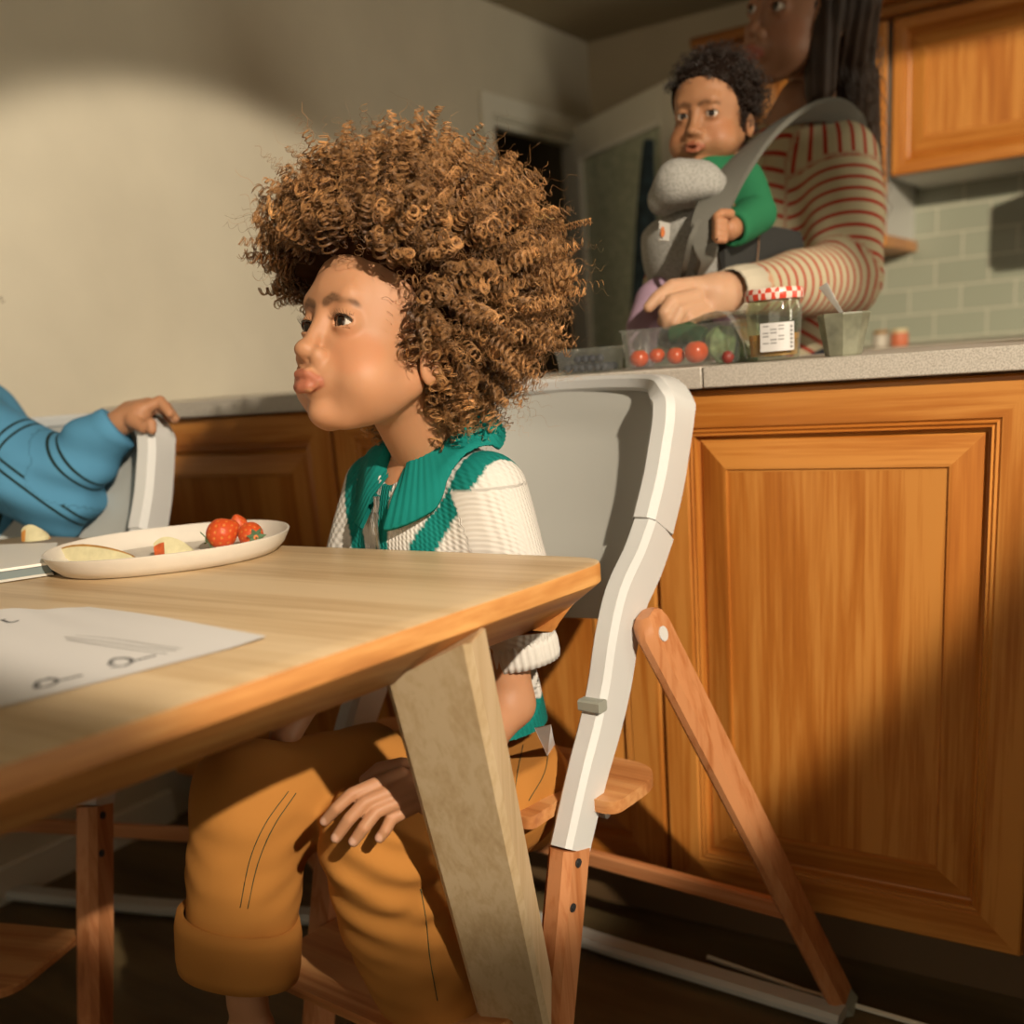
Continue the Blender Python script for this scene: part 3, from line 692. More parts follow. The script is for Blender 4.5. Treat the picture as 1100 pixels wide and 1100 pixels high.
def curl_paths(root, tip, r0, pitch, rng, Mm, sag, bend, up, strands):
    N = len(root); t_ = np.linspace(0, 1, Mm)[None, :, None]; ln = np.linalg.norm(tip-root, axis=1)
    mid = (root+tip)/2+np.array(up)*(sag*ln/.1)[:, None]+rng.randn(N, 3)*bend
    c = root[:, None]*(1-t_)**2+2*mid[:, None]*t_*(1-t_)+tip[:, None]*t_**2
    d = tip-root; d /= np.linalg.norm(d, axis=1, keepdims=True)+1e-9; ref = rng.randn(N, 3); a = np.cross(d, ref); a /= np.linalg.norm(a, axis=1, keepdims=True); b = np.cross(d, a)
    turns = ln/pitch; ph0 = rng.rand(N, 1)*6.28; sgn = np.sign(rng.randn(N, 1)); wob = .25*np.sin(t_[..., 0]*9+rng.rand(N, 1)*6)
    out = []
    for s_ in range(strands):
        th = 2*math.pi*turns[:, None]*t_[..., 0]*(1+.01*rng.randn(N, 1))+ph0+wob+.28*s_+.15*rng.randn(N, 1)
        rr = r0[:, None]*(1+.10*rng.randn(N, 1))*np.clip(.25+t_[..., 0]*3, 0, 1)*(1-.30*t_[..., 0])
        out.append(c+a[:, None]*(rr*np.cos(th))[..., None]+b[:, None]*(rr*np.sin(th)*sgn)[..., None]+rng.randn(N, 1, 3)*.0006)
    return np.concatenate(out), None
def curls(root, tip, r0, pitch, thick, col0, col1, rng, Mm=64, sag=.01, bend=.006, up=(0, 0, 1), strands=1):
    if strands > 1:
        base_ = [curl_paths(root, tip, r0, pitch, rng, Mm, sag, bend, up, strands)]
        p, k_ = base_[0]; t_ = np.linspace(0, 1, Mm)[None, :, None]; c0 = np.tile(col0, (strands, 1)); c1 = np.tile(col1, (strands, 1))
        cc = c0[:, None]*(1-t_**1.2)+c1[:, None]*t_**1.2; th_ = np.tile(thick, strands)
        return tubes(p, np.broadcast_to(th_[:, None], (len(p), Mm))*(1-.4*t_[..., 0]), cc)
    N = len(root); t_ = np.linspace(0, 1, Mm)[None, :, None]; ln = np.linalg.norm(tip-root, axis=1)
    mid = (root+tip)/2+np.array(up)*(sag*ln/.1)[:, None]+rng.randn(N, 3)*bend
    p = root[:, None]*(1-t_)**2+2*mid[:, None]*t_*(1-t_)+tip[:, None]*t_**2
    d = tip-root; d /= np.linalg.norm(d, axis=1, keepdims=True)+1e-9; ref = rng.randn(N, 3); a = np.cross(d, ref); a /= np.linalg.norm(a, axis=1, keepdims=True); b = np.cross(d, a)
    turns = ln/pitch; th = 2*math.pi*turns[:, None]*t_[..., 0]+rng.rand(N, 1)*6.28; sgn = np.sign(rng.randn(N, 1))
    rr = r0[:, None]*np.clip(t_[..., 0]*3, 0, 1)*(1-.25*t_[..., 0])
    p = p+a[:, None]*(rr*np.cos(th))[..., None]+b[:, None]*(rr*np.sin(th)*sgn)[..., None]
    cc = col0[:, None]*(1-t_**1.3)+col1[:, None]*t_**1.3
    return tubes(p, np.broadcast_to(thick[:, None], (N, Mm))*(1-.5*t_[..., 0]), cc)

# ------------------------------------------------------------------ CHILD AT THE TABLE
fv = cv(-.707, 0, .707); fw = V3(fv[0], fv[1], 0); fw /= np.linalg.norm(fw); lw_ = V3(-fw[1], fw[0], 0)
HO = C(412, 372, .855); HA = frame((-.68, .05, .73), (.13, 1, .0)); HS = .99
T0 = C(468, 562, .95)
kid = empty('child', (T0[0], T0[1], .46)); tag(kid, 'curly haired pouting child in a white and teal knit shirt and mustard trousers', 'person')
NE = (T0+V3(0, 0, .050)-fw*.012-HO) @ HA/HS; print('neck end', NE)
hv, hf = head_np('kid', .0019, puff=1.06, nend=tuple(NE))
parts = [(place(hv, HO, HA, HS), hf, headcol(hv, SKIN))]
# shoulders/neck under the shirt + arms + hand
nk = place((V3(-.030, 0, -.05)+NE)/2, HO, HA, HS); chest = T0+V3(0, 0, .02)
ShL = T0+lw_*.098+V3(0, 0, .045)+fw*.0; ShR = T0-lw_*.105+V3(0, 0, .045)
El = C(549, 756, .925); Wr = C(478, 832, 0.830); 
fing = [[(430, 832, 0.793), (378, 853, 0.780), (362, 868, 0.777), (349, 882, 0.783)], [(440, 842, 0.790), (392, 862, 0.777), (375, 880, 0.773), (361, 900, 0.777)],
        [(448, 852, 0.790), (404, 872, 0.777), (391, 889, 0.772), (380, 904, 0.775)], [(452, 862, 0.793), (420, 880, 0.783), (414, 892, 0.778), (408, 900, 0.779)]]
fr_ = [[.0085, .0068, .0064, .0054], [.009, .0072, .0067, .0056], [.0088, .0070, .0066, .0056], [.0078, .0064, .006, .0054]]
knee = C(410, 905, .865)
def arm_f(P):
    d = chain(P, [ShL, El, C(518, 795, .895), Wr], [.031, .027, .024, .019], .012)
    pm_ = chain(P, [Wr, C(445, 842, 0.797)], [.019, .016]); pm_ = smin(pm_, chain(P, [Wr, C(458, 862, 0.802)], [.018, .013]), .01)
    d = smin(d, pm_, .01)
    for ps, rs in zip(fing, fr_): d = smin(d, chain(P, [C(*q) for q in ps], rs), .0035)
    d = smin(d, chain(P, [C(462, 838, 0.815), C(432, 822, 0.810), C(408, 826, 0.813), C(392, 838, 0.817)], [.012, .0085, .0075, .0062]), .004)
    return d
lo = np.minimum(El, C(340, 900, .74)).min(0) if False else np.min([ShL, El, Wr, C(340, 910, .76), C(400, 820, .83)], 0)-.045
hi = np.max([ShL, El, Wr, C(340, 910, .76), C(400, 820, .83)], 0)+.045
av, af = surfnet(arm_f, lo, hi, .0024)
acol = np.tile(SKIN*.98, (len(av), 1))*(1+.05*vnoise(av, 80, 2))[:, None]
for ps in fing:
    tipd = np.linalg.norm(av-(C(*ps[-1])+cv(-.001, .001, .0045)), axis=1); acol = mixc(acol, np.array([.62, .36, .25]), 1-sm(.0035, .0055, tipd))
parts.append((av, af, acol))
HIPn = C(550, 850, .985); HIPf = HIPn-lw_*.13
# torso stub + far arm + lower legs and feet
AnF = C(266, 1075, .93); AnN = C(498, 1135, .965)
def tors_f(P):
    d = ell(P, T0+V3(0, 0, -.02)-fw*.005, (.085, .085, .13)); d = smin(d, cap(P, nk, T0+V3(0, 0, .045)-fw*.012, .0335, .040), .012)
    d = smin(d, cap(P, ShR, ShR+fw*.07+V3(0, 0, -.16), .032, .026), .02); d = smin(d, cap(P, ShR+fw*.07+V3(0, 0, -.16), T0+fw*.22+V3(0, 0, -.22)-lw_*.05, .026, .018), .01); return d
tv, tf = surfnet(tors_f, T0-V3(.32, .34, .30), T0+V3(.25, .25, .14), .006); parts.append((tv, tf, SKIN))
def legs_f(P):
    hf_, hn_ = HIPf, HIPn; mid_ = (hf_+hn_)/2+V3(0, 0, .02)
    a = chain(P, [T0+V3(0, 0, -.08), mid_, hf_, C(272, 862, .885), AnF+V3(0, 0, .07)], [.05, .05, .045, .032, .024]); b_ = chain(P, [mid_, hn_, knee, C(472, 1075, .945), AnN+V3(0, 0, .04)], [.05, .045, .032, .028, .024])
    return np.minimum(a, b_)
plo = np.min([T0, HIPf, HIPn, knee, AnF, AnN, C(272, 862, .885)], 0)-.07; phi_ = np.max([T0, HIPf, HIPn, knee, AnF, AnN], 0)+.07
lv_, lf2_ = surfnet(legs_f, plo, phi_, .008); parts.append((lv_, lf2_, SKIN))
for An, dr in ((AnF, cv(-.75, -.2, .62)), (AnN, cv(-.6, -.2, .7))):
    def foot_f(P, An=An, dr=dr):
        dh = V3(dr[0], dr[1], 0); dh /= np.linalg.norm(dh); pz = V3(-dh[1], dh[0], 0); a0 = An+V3(0, 0, -.045)
        d = cap(P, An+V3(0, 0, .08), An, .028, .022); d = smin(d, cap(P, An, a0, .022, .024), .01); d = smin(d, cap(P, a0, a0+dh*.085+V3(0, 0, -.012), .022, .016), .02)
        for k in range(5):
            b_ = a0+dh*(.092-.006*abs(k-1.2))+pz*(k-2)*.0125+V3(0, 0, -.016); d = smin(d, cap(P, b_, b_+dh*.022, .0085, .0075-.0006*k), .005)
        return d
    v_, f_ = surfnet(foot_f, An-V3(.16, .16, .11), An+V3(.16, .16, .13), .004); parts.append((v_, f_, SKIN*.95))
Vv, Ff, Cc = bridge(parts)
rel(meshnp('body', Vv, Ff, M['skin'], None, Cc), kid)
eyes(kid, HO, HA, HS, (1, .10, -.08))
# lashes
for sg in (1, -1):
    lv = []
    for k in range(13):
        a = -1.15+2.3*k/12; r_ = .0148; p0 = V3(.0720+r_*math.cos(a)*1.0, sg*(.0292)+r_*math.sin(a)*.95, .0088-.0035*abs(a)**2*.6)
        d_ = V3(math.cos(a), math.sin(a), .25); p1 = p0+d_*.0035; p2 = p0+d_*.0065+V3(0, 0, .002)
        lv.append(sweep([place(p0, HO, HA, HS), place(p1, HO, HA, HS), place(p2, HO, HA, HS)], circ(.00028, 4), scales=[1, .8, .3]))
    ll = [place(V3(.0720+.0137*math.cos(a)*.985+.0012, sg*.0292+.0150*math.sin(a)*1.0, .0083-.0062*(a/1.2)**2), HO, HA, HS) for a in np.linspace(-1.2, 1.2, 15)]
    lv.append(sweep(ll, circ(.0010, 5), scales=[.5]+[1]*13+[.5]))
    rel(mk('eyelashes', *merge(lv), M['iris'], None, True), kid)
# hair
rng = np.random.RandomState(7)
def hairline(f_): return np.interp(f_, [-.12, -.05, -.02, .015, .035, .055, .075, .10], [-.085, -.075, -.055, -.022, .010, .045, .064, .078])
def scalp(N, rng):
    out = []
    while sum(map(len, out)) < N:
        n_ = rng.randn(4000, 3); n_ /= np.linalg.norm(n_, axis=1, keepdims=True); p = V3(-.012, 0, .038)+n_*V3(.094, .073, .079)
        out.append(p[p[:, 2] > hairline(p[:, 0])+.002])
    return np.concatenate(out)[:N]
HCL = (C(447, 290, .885)-HO) @ HA/HS
def hair_tips(p, rng, Hc=None, R0=.182, jit=.010):
    Hc = HCL if Hc is None else Hc; n_ = (p-Hc); n_ /= np.linalg.norm(n_, axis=1, keepdims=True); n_ = n_+rng.randn(*n_.shape)*.10
    side = (np.abs(p[:, 1]) > .03) & (p[:, 2] < .07); n_[:, 0] -= np.where(side, .25, 0); n_ /= np.linalg.norm(n_, axis=1, keepdims=True)
    R = R0+jit*rng.randn(len(p))+.008*vnoise(n_, 6, 4); q = Hc+n_*R[:, None]; q[:, 2] -= .012*np.clip(1-n_[:, 2], 0, 2); return q
def facefree(q): return (~((q[:, 0] > .046) & (q[:, 2] < np.interp(q[:, 0], [.046, .066, .09, .16], [.0, .052, .076, .086])))) & (q[:, 2] > np.interp(q[:, 0], [-.2, -.09, -.04, .03], [-.150, -.130, -.080, -.03])) & ~((q[:, 1] < -.02) & (q[:, 0] > -.03) & (q[:, 2] < .06))
def gcol(N, base, tipc, rng, var=.35):
    k = np.exp(rng.randn(N, 1)*var); b_ = base*k; t2 = tipc*np.exp(rng.randn(N, 1)*var*.8); return np.clip(b_, 0, 1), np.clip(t2, 0, 1)
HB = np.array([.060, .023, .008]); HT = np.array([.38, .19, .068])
hp_ = []
def seeds(N, rng, R0, jit):
    out = []; n_tot = 0; sc_ = V3(-.012, 0, .038)
    while n_tot < N:
        n_ = rng.randn(3000, 3); n_ /= np.linalg.norm(n_, axis=1, keepdims=True); R = R0+jit*rng.randn(3000)+.008*vnoise(n_, 6, 4)
        q = HCL+n_*R[:, None]*np.stack([np.ones(3000), np.ones(3000), np.where(n_[:, 2] > 0, .80, .97+.22*np.clip(-n_[:, 2], 0, 1)*np.clip(.3-n_[:, 0], 0, 1))], 1); d = q-sc_; d /= np.linalg.norm(d, axis=1, keepdims=True); p = sc_+d*V3(.090, .070, .076)
        ok = facefree(q) & (p[:, 2] > hairline(p[:, 0])-.03); out.append((p[ok], q[ok])); n_tot += ok.sum()
    return np.concatenate([a for a, b in out])[:N], np.concatenate([b for a, b in out])[:N]
def addc(N, frac, r, pitch, th, Mm, strands=1, jit=.008, R0=.178, sag=.006, bend=.010, lift=1.0):
    p, q = seeds(int(N*1.25), rng, R0, jit); p1 = p+(q-p)*frac[0]*rng.uniform(.8, 1.1, (len(p), 1)); q2 = p+(q-p)*rng.uniform(frac[1], frac[2], (len(p), 1))
    q2 = q2+np.clip(rng.randn(*q2.shape), -1.6, 1.6)*.013; q2[:, 2] -= .008
    ok = facefree(q2) & facefree((p1+q2)/2); p1, q2 = p1[ok][:N], q2[ok][:N]
    n_ = len(p1); c0, c1 = gcol(n_, HB, HT*lift, rng, .42); hl = rng.rand(n_) < .12; c0[hl] *= 1.8; c1[hl] *= np.minimum(1.9, .72/c1[hl].max(1, keepdims=True)); rr = rng.uniform(r[0], r[1], n_); pt = rng.uniform(pitch[0], pitch[1], n_)
    hp_.append(curls(p1, q2, rr, pt, th*np.exp(rng.randn(n_)*.2), c0, c1, rng, Mm, sag, bend, strands=strands))
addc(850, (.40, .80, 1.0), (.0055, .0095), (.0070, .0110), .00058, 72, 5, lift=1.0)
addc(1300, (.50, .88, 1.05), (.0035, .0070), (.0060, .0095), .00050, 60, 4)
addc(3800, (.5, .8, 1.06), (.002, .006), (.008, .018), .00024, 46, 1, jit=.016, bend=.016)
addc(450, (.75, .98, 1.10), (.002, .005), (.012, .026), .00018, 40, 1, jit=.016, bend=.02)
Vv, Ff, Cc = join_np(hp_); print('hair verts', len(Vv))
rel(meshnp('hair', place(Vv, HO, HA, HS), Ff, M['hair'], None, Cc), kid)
# dense underlayer of hair, coloured darker to put shade between the curls
def under_f(P):
    d = smin(ell(P, HCL, (.140, .140, .118)), ell(P, (-.02, 0, .045), (.102, .082, .088)), .02)
    d = smax(d, P[..., 0]-np.interp(P[..., 2], [-.1, .02, .055, .075, .085, .1], [-.01, .0, .030, .075, .10, .2]), .01)
    d = smax(d, np.interp(P[..., 0], [-.2, -.09, -.04, .03], [-.11, -.10, -.070, -.02])-P[..., 2], .012)
    d = np.where((P[..., 1] < -.02) & (P[..., 2] < .07), smax(d, P[..., 0]+.04, .01), d)
    return smax(d, -ell(P, (-.012, 0, .038), (.09, .07, .075)), .002)+.008*vnoise(P, 110, 8)+.004*vnoise(P, 300, 9)
uv, uf = surfnet(under_f, (-.24, -.20, -.16), (.16, .20, .26), .0045)
M['hairdull'] = vcol('hair_underlayer', rough=.95, spec=.05, bump=.6, bscale=700)
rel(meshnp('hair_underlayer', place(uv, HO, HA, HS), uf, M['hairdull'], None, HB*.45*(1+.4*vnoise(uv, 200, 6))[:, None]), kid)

# ---- knit shirt
KW = np.array([.63, .60, .55]); KT = np.array([.006, .175, .150])
def knitmat(name, rib=0):
    t = NT(name); a = t.add('ShaderNodeAttribute', attribute_name='Col'); t.l(a.outputs['Color'], t.b.inputs['Base Color']); t.b.inputs['Roughness'].default_value = .85; t.b.inputs['Specular IOR Level'].default_value = .15
    u = t.add('ShaderNodeAttribute', attribute_name='ku'); v = t.add('ShaderNodeAttribute', attribute_name='kv')
    cb = t.add('ShaderNodeCombineXYZ'); t.l(u.outputs['Fac'], cb.inputs[0]); t.l(v.outputs['Fac'], cb.inputs[1])
    wv = t.add('ShaderNodeTexWave', wave_type='BANDS', bands_direction='X', i_Scale=.5, i_Distortion=1.5 if not rib else 0, i_Detail=2.0, i_Detail_Scale=1.5); t.l(cb.outputs[0], wv.inputs[0])
    wv2 = t.add('ShaderNodeTexWave', wave_type='BANDS', bands_direction='DIAGONAL', i_Scale=.9, i_Distortion=1.0); t.l(cb.outputs[0], wv2.inputs[0])
    n = t.add('ShaderNodeTexVoronoi', i_Scale=.9); t.l(cb.outputs[0], n.inputs[0])
    m = t.add('ShaderNodeMath', operation='MULTIPLY_ADD'); t.l(wv2.outputs[1], m.inputs[0]); m.inputs[1].default_value = .25 if rib else .5; t.l(wv.outputs[1], m.inputs[2])
    m2 = t.add('ShaderNodeMath', operation='MULTIPLY_ADD'); t.l(n.outputs['Distance'], m2.inputs[0]); m2.inputs[1].default_value = .15 if rib else .5; t.l(m.outputs[0], m2.inputs[2])
    t.bump(m2.outputs[0], .55, .0014)
    return t.m
M['knit'] = knitmat('white_teal_knit'); M['rib'] = knitmat('ribbed_knit', 1)
Cu = C(558, 698, .925)    # cuff centre
sb = (HIPn+HIPf)/2+V3(0, 0, .05)
def sh_f(P):
    Q = P-T0; 
    x = (P-T0) @ fw; y = (P-T0) @ lw_; z = Q[..., 2]
    d = np.sqrt((x/ .082)**2+(y/.115)**2+((z+.02)/.135)**2); d = (d-1)*.085
    mid = cap(P, T0+V3(0, 0, -.05), sb+lw_*.014, .085, .094)
    d = smin(d, mid, .03)
    d = smin(d, chain(P, [ShL+V3(0, 0, -.006), (ShL+Cu)/2+lw_*.008, Cu], [.048, .049, .043]), .025)
    d = smin(d, chain(P, [ShR+V3(0, 0, -.006), ShR+fw*.045+V3(0, 0, -.10)], [.047, .046]), .025)
    d = d+.0035*vnoise(P, 38, 11)
    # ends: cuff, hem, neck opening
    ax = (Cu-ShL)/np.linalg.norm(Cu-ShL)
    inarm = ((P-ShL) @ lw_) > -.035
    d = np.where((((P-ShL) @ lw_) > -.052+.0) & (((P-Cu) @ ax) > -.02) & (np.linalg.norm(P-Cu, axis=-1) < .09), smax(d, (P-Cu) @ ax-.012, .004), d)
    d = smax(d, -(z+.185), .006) if False else smax(d, -(P[..., 2]-sb[2]+.02), .006)
    d = smax(d, -cap(P, nk+V3(0, 0, .02), T0+V3(0, 0, .108)-fw*.012, .046, .042), .004)
    d = smax(d, -ell(P, T0+fw*.060+V3(0, 0, .105), (.034, .034, .050)), .004)
    inner = cap(P, Cu-ax*.01, Cu+ax*.06, .036, .036); d = smax(d, -inner, .003)
    return d
sv, sf2 = surfnet(sh_f, T0-V3(.22, .20, .26), T0+V3(.24, .20, .13), .0036)
ax = (Cu-ShL)/np.linalg.norm(Cu-ShL)
y = (sv-T0) @ lw_; x = (sv-T0) @ fw; z = sv[:, 2]-T0[2]
arm = sm(-.005, .01, .052-chain(sv, [ShL+lw_*.02, Cu], [.04, .04])) if False else None
isarm = (cap(sv, ShL+lw_*.01, Cu, .052, .052) < 0) & (y > .075+.0*z) & (z < .05)
isarmR = (y < -.085)
lb = .056+.052*sm(-.03, .075, z); band = (np.abs(np.abs(y)-lb) < .0165) & ~isarm & (x > -.035)
col = np.tile(KW, (len(sv), 1)); col[band] = KT; col[(np.abs(y) < .010) & (x > 0)] = KT
hemz = sb[2]+.068
onb = (~isarm) | (np.linalg.norm(sv-sb, axis=1) < .13); col[(sv[:, 2] < hemz) & onb] = KT
# knit coordinates
ang = np.arctan2(y, x); ku = np.where(isarm, ((sv-ShL) @ fw)*330+y*120, ang*.085*330); kvv = np.where(isarm, ((sv-ShL) @ ax)*330, z*330)
o = meshnp('shirt', sv, sf2, M['knit'], None, col, attr={'ku': ku*.35, 'kv': kvv*.35}); rel(o, kid); shirt = o
# ribbed cuff ring on the sleeve
cr = []; nA = 48
e1_ = fw-ax*np.dot(fw, ax); e1_ /= np.linalg.norm(e1_); e2_ = np.cross(ax, e1_)
def cuff(c0, ax, e1_, e2_, r, h, name, colr, parent, ribs=34, th=.0045, n=136):
    rings = []
    for dz, rr in ((-h/2, r-.002), (-h/2, r+th*.6), (-h/4, r+th), (h/4, r+th), (h/2, r+th*.7), (h/2, r-.003), (0, r-.004)):
        rings.append([c0+ax*dz+(e1_*math.cos(2*math.pi*i/n)+e2_*math.sin(2*math.pi*i/n))*(rr+(.0011*math.sin(ribs*2*math.pi*i/n) if rr > r else 0)) for i in range(n)])
    v_, f_ = loops(rings, True, False); k = len(v_); v = np.array(v_); f = np.array(f_)
    return rel(meshnp(name, v, f, M['cuffm'], None, np.tile(colr, (k, 1))), parent)
M['cuffm'] = vcol('rib_knit_plain', .85, .15)
cuff(Cu-ax*.000, ax, e1_, e2_, .0425, .030, 'sleeve_cuff', KW, kid)
# collar: ribbed fall-down loft around the neck
nkc = (T0+V3(0, 0, .10)-fw*.012)*.6+(nk+V3(0, 0, -.0))*.4; nkc[2] = T0[2]+.104; nT = 220; vs3 = []; 
gap = .20
ringsC = []
for j, (rr, hh) in enumerate(((.046, -.020), (.047, .006), (.050, .014), (.058, .011), (.074, -.008), (.092, -.034), (.089, -.037), (.072, -.014), (.056, .002), (.046, -.020))):
    rg = []
    for i in range(nT):
        a = gap+(2*math.pi-2*gap)*i/(nT-1); fr2 = math.cos(a)    # 1 at front, -1 at back
        tip = max(0, fr2)**3; back = max(0, -fr2)
        rr2 = rr*(1+.16*(1 if 3 < j < 8 else 0)*tip)
        xx = rr2*math.cos(a)*.96; yy = rr2*math.sin(a)*1.04; zz = hh*(1+.25*tip)-.040*fr2-.012*max(0, fr2)+(.006*back)
        rib = .0009*math.sin(a*.5*2*62) if j in (2, 3, 4, 5) else 0
        p = nkc+fw*(xx+rib*math.cos(a))+lw_*(yy+rib*math.sin(a))+V3(0, 0, zz+rib); rg.append(p)
    if rr > .047:
        rg = np.array(rg); need = .0035+(.0022 if j in (4, 5) else 0)
        for _ in range(22):
            m_ = sh_f(rg) < need; rg[m_] += (V3(0, 0, .0025)+0*rg[m_])
            if not m_.any(): break
        k5 = np.ones(9)/9; zc = np.pad(rg[:, 2], 4, mode='edge'); rg[:, 2] = np.maximum(rg[:, 2], np.convolve(zc, k5, 'valid'))
        rg = list(rg)
    ringsC.append(rg)
vC, fC = loops(ringsC, False, False); fC = list(fC)
o = meshnp('collar', np.array(vC), np.array(fC), M['cuffm'], None, np.tile(KT*1.05, (len(vC), 1))); o.parent = shirt
me = o.data; a_ = np.empty(len(me.vertices)*3, np.float32); me.vertices.foreach_get('co', a_); me.vertices.foreach_set('co', (a_.reshape(-1, 3)-np.array(kid.location, dtype=np.float32)).ravel()); me.update()
# zip
zp = [T0+fw*(.0835+.0)+V3(0, 0, .045), T0+fw*.090+V3(0, 0, .015), T0+fw*.090+V3(0, 0, -.05)]
zz_ = mk('zip', *merge([sweep(spline(zp, 6), [(.0018, -.001), (.0018, .0012), (-.0018, .0012), (-.0018, -.001)], side=lw_), sweep([zp[0]+fw*.004, zp[0]+fw*.005-V3(0, 0, .018)], octo(.002, .0012, .0005), side=lw_)]), M['steel'], None, 30); rel(zz_, kid)

# ---- trousers
PT = np.array([.44, .185, .040])
Kn = knee; Kf = C(272, 862, .885)
def tr_f(P):
    d = ell(P, (HIPn+HIPf)/2+V3(0, 0, .01), (.10, .10, .075))
    d = smin(d, chain(P, [HIPn, (HIPn+Kn)/2+V3(0, 0, .006), Kn], [.080, .073, .066]), .03)
    d = smin(d, chain(P, [HIPf, (HIPf+Kf)/2, Kf], [.078, .072, .068]), .03)
    L1 = chain(P, [Kn, C(430, 985, .905), C(472, 1075, .945), C(500, 1140, .965)], [.066, .070, .064, .056])
    L2 = chain(P, [Kf, C(264, 940, .905), C(260, 1010, .915)], [.068, .067, .062])
    d = smin(d, L1, .02); d = smin(d, L2, .02)
    fold = .0055*vnoise(P, 26, 21)+.0030*vnoise(P, 75, 22)+.003*np.sin((P @ (cv(.4, 1, .2)))*150+4*vnoise(P, 14, 5))*sm(.16, .05, np.linalg.norm(P-C(440, 930, .85), axis=-1))
    return d+fold
lo = np.min([C(180, 1060, .9), C(180, 800, .9), HIPn, C(505, 1140, .885), C(340, 850, .78)], 0)-.09; hi = np.max([C(180, 1060, .9), HIPn, HIPf, C(505, 1140, .885), C(340, 800, .75)], 0)+.09
hi[2] = max(Kn[2], Kf[2])+.10
def tr_g(P):
    d = tr_f(P); nh = ((P-(HIPn+HIPf)/2) @ fw) < .10
    return np.where(nh, smax(d, P[..., 2]-(sb[2]+.004), .004), d)
pv_, pf_ = surfnet(tr_g, lo, hi, .0045)
M['denim'] = vcol('mustard_denim', rough=.9, spec=.15, bump=.35, bscale=1500)
tro = rel(meshnp('trousers', pv_, pf_, M['denim'], None, np.tile(PT, (len(pv_), 1))), kid)
# rolled cuff on the far leg, seams, label tab
cax = C(262, 1040, .925)-C(262, 940, .905); cax /= np.linalg.norm(cax); q1 = cv(1, 0, 0)-cax*np.dot(cv(1, 0, 0), cax); q1 /= np.linalg.norm(q1); q2 = np.cross(cax, q1)
M['denimc'] = pri('mustard_denim_plain', tuple(PT*1.05), .9, .15, bump=.35, bscale=1500)
rings = []
for dz, rr in ((-.036, .062), (-.038, .070), (-.02, .073), (.02, .072), (.034, .070), (.036, .062), (.0, .058)):
    rings.append([C(258, 1012, .915)+cax*(dz+.010*math.cos(2*math.pi*i/60+.6))+(q1*math.cos(2*math.pi*i/60)+q2*math.sin(2*math.pi*i/60))*(rr+.002*math.sin(3*2*math.pi*i/60)) for i in range(60)])
rel(mk('trouser_cuff', *loops(rings, True, False), M['denimc'], None, True), kid)
M['thread'] = pri('dark_green_thread', (.06, .06, .02), .9)
def onsurf(fn, p, dirv):
    p = np.array(p, float); p_start = p.copy()
    for _ in range(60):
        v = float(fn(p[None])[0]); 
        if abs(v) < .0006: break
        p = p+dirv*min(v, .02)
        if np.linalg.norm(p-p_start) > .4: return p_start
    return p
vd_ = lambda p: (p-V3(0, 0, CAMH))/np.linalg.norm(p-V3(0, 0, CAMH))
sm_parts = []
for line, dep0 in (([(310, 850), (285, 885), (268, 925), (258, 975)], .78), ([(318, 852), (294, 888), (277, 928), (266, 976)], .78), ([(452, 955), (458, 990), (462, 1030), (470, 1075)], .78), ([(562, 800), (556, 830), (550, 870)], .86), ([(590, 800), (585, 830), (568, 860)], .86)):
    pts = []
    for q in spline([V3(a, b, 0) for a, b in line], 6):
        p = C(q[0], q[1], dep0); pts.append(onsurf(tr_g, p, vd_(p))-vd_(p)*.0002)
    rel(mk('seam', *sweep(pts, circ(.0006, 5)), M['thread'], None, True), kid)
lt = [onsurf(tr_g, C(a, b, .86), vd_(C(a, b, .86)))-vd_(C(a, b, .86))*.002 for a, b in ((574, 782), (592, 778), (596, 800), (588, 812))]
rel(mk('shirt_tail', lt+[p+vd_(p)*.0015 for p in lt], [(0, 1, 2, 3), (7, 6, 5, 4), (0, 4, 5, 1), (1, 5, 6, 2), (2, 6, 7, 3), (3, 7, 4, 0)], pri('white_cotton', (.7, .7, .7), .9)), kid)

# ------------------------------------------------------------------ CHILD 2 (only the arm reaches into the frame)
D2 = lambda px, py, dep: C(px, py, dep+.13)     # the second child sits a little further back
S2 = D2(-45, 462, 1.10); E2 = D2(62, 520, 1.10); W2 = D2(124, 458, 1.07); 
kid2 = empty('child', (S2[0], S2[1]+.1, .46)); tag(kid2, 'child in a blue sweatshirt with one hand gripping the grey chair top at left', 'person')
BL = np.array([.085, .26, .42])
T2 = S2+V3(-.08, .06, -.07)
def sw_f(P):
    d = chain(P, [S2, E2, D2(118, 462, 1.07)], [.075, .068, .040], .03)
    d = smin(d, ell(P, T2, (.115, .115, .16)), .04)
    d = smin(d, cap(P, D2(20, 520, 1.08), D2(70, 552, 1.09), .050, .034), .03)
    d = d+.006*vnoise(P, 42, 31)+.005*np.sin((P-E2) @ cv(.3, .9, .3)*95+3*vnoise(P, 12, 4))*sm(.17, .05, np.linalg.norm(P-E2, axis=-1))
    ax2 = (D2(128, 455, 1.07)-D2(95, 480, 1.07)); ax2 /= np.linalg.norm(ax2)
    return np.where(np.linalg.norm(P-D2(118, 462, 1.07), axis=-1) < .07, smax(d, (P-D2(126, 456, 1.07)) @ ax2, .004), d)
v2, f2 = surfnet(sw_f, np.min([S2, T2, E2, W2], 0)-V3(.16, .17, .20), np.max([S2, T2, E2, W2], 0)+V3(.13, .17, .14), .0045)
tt = ((v2-S2) @ ((E2-S2)/np.linalg.norm(E2-S2))); L1_ = np.linalg.norm(E2-S2); fa = (W2-E2)/np.linalg.norm(W2-E2); t3 = (v2-E2) @ fa
inF = (np.linalg.norm(np.cross(v2-E2, fa), axis=1) < .075) & (t3 > -.02)
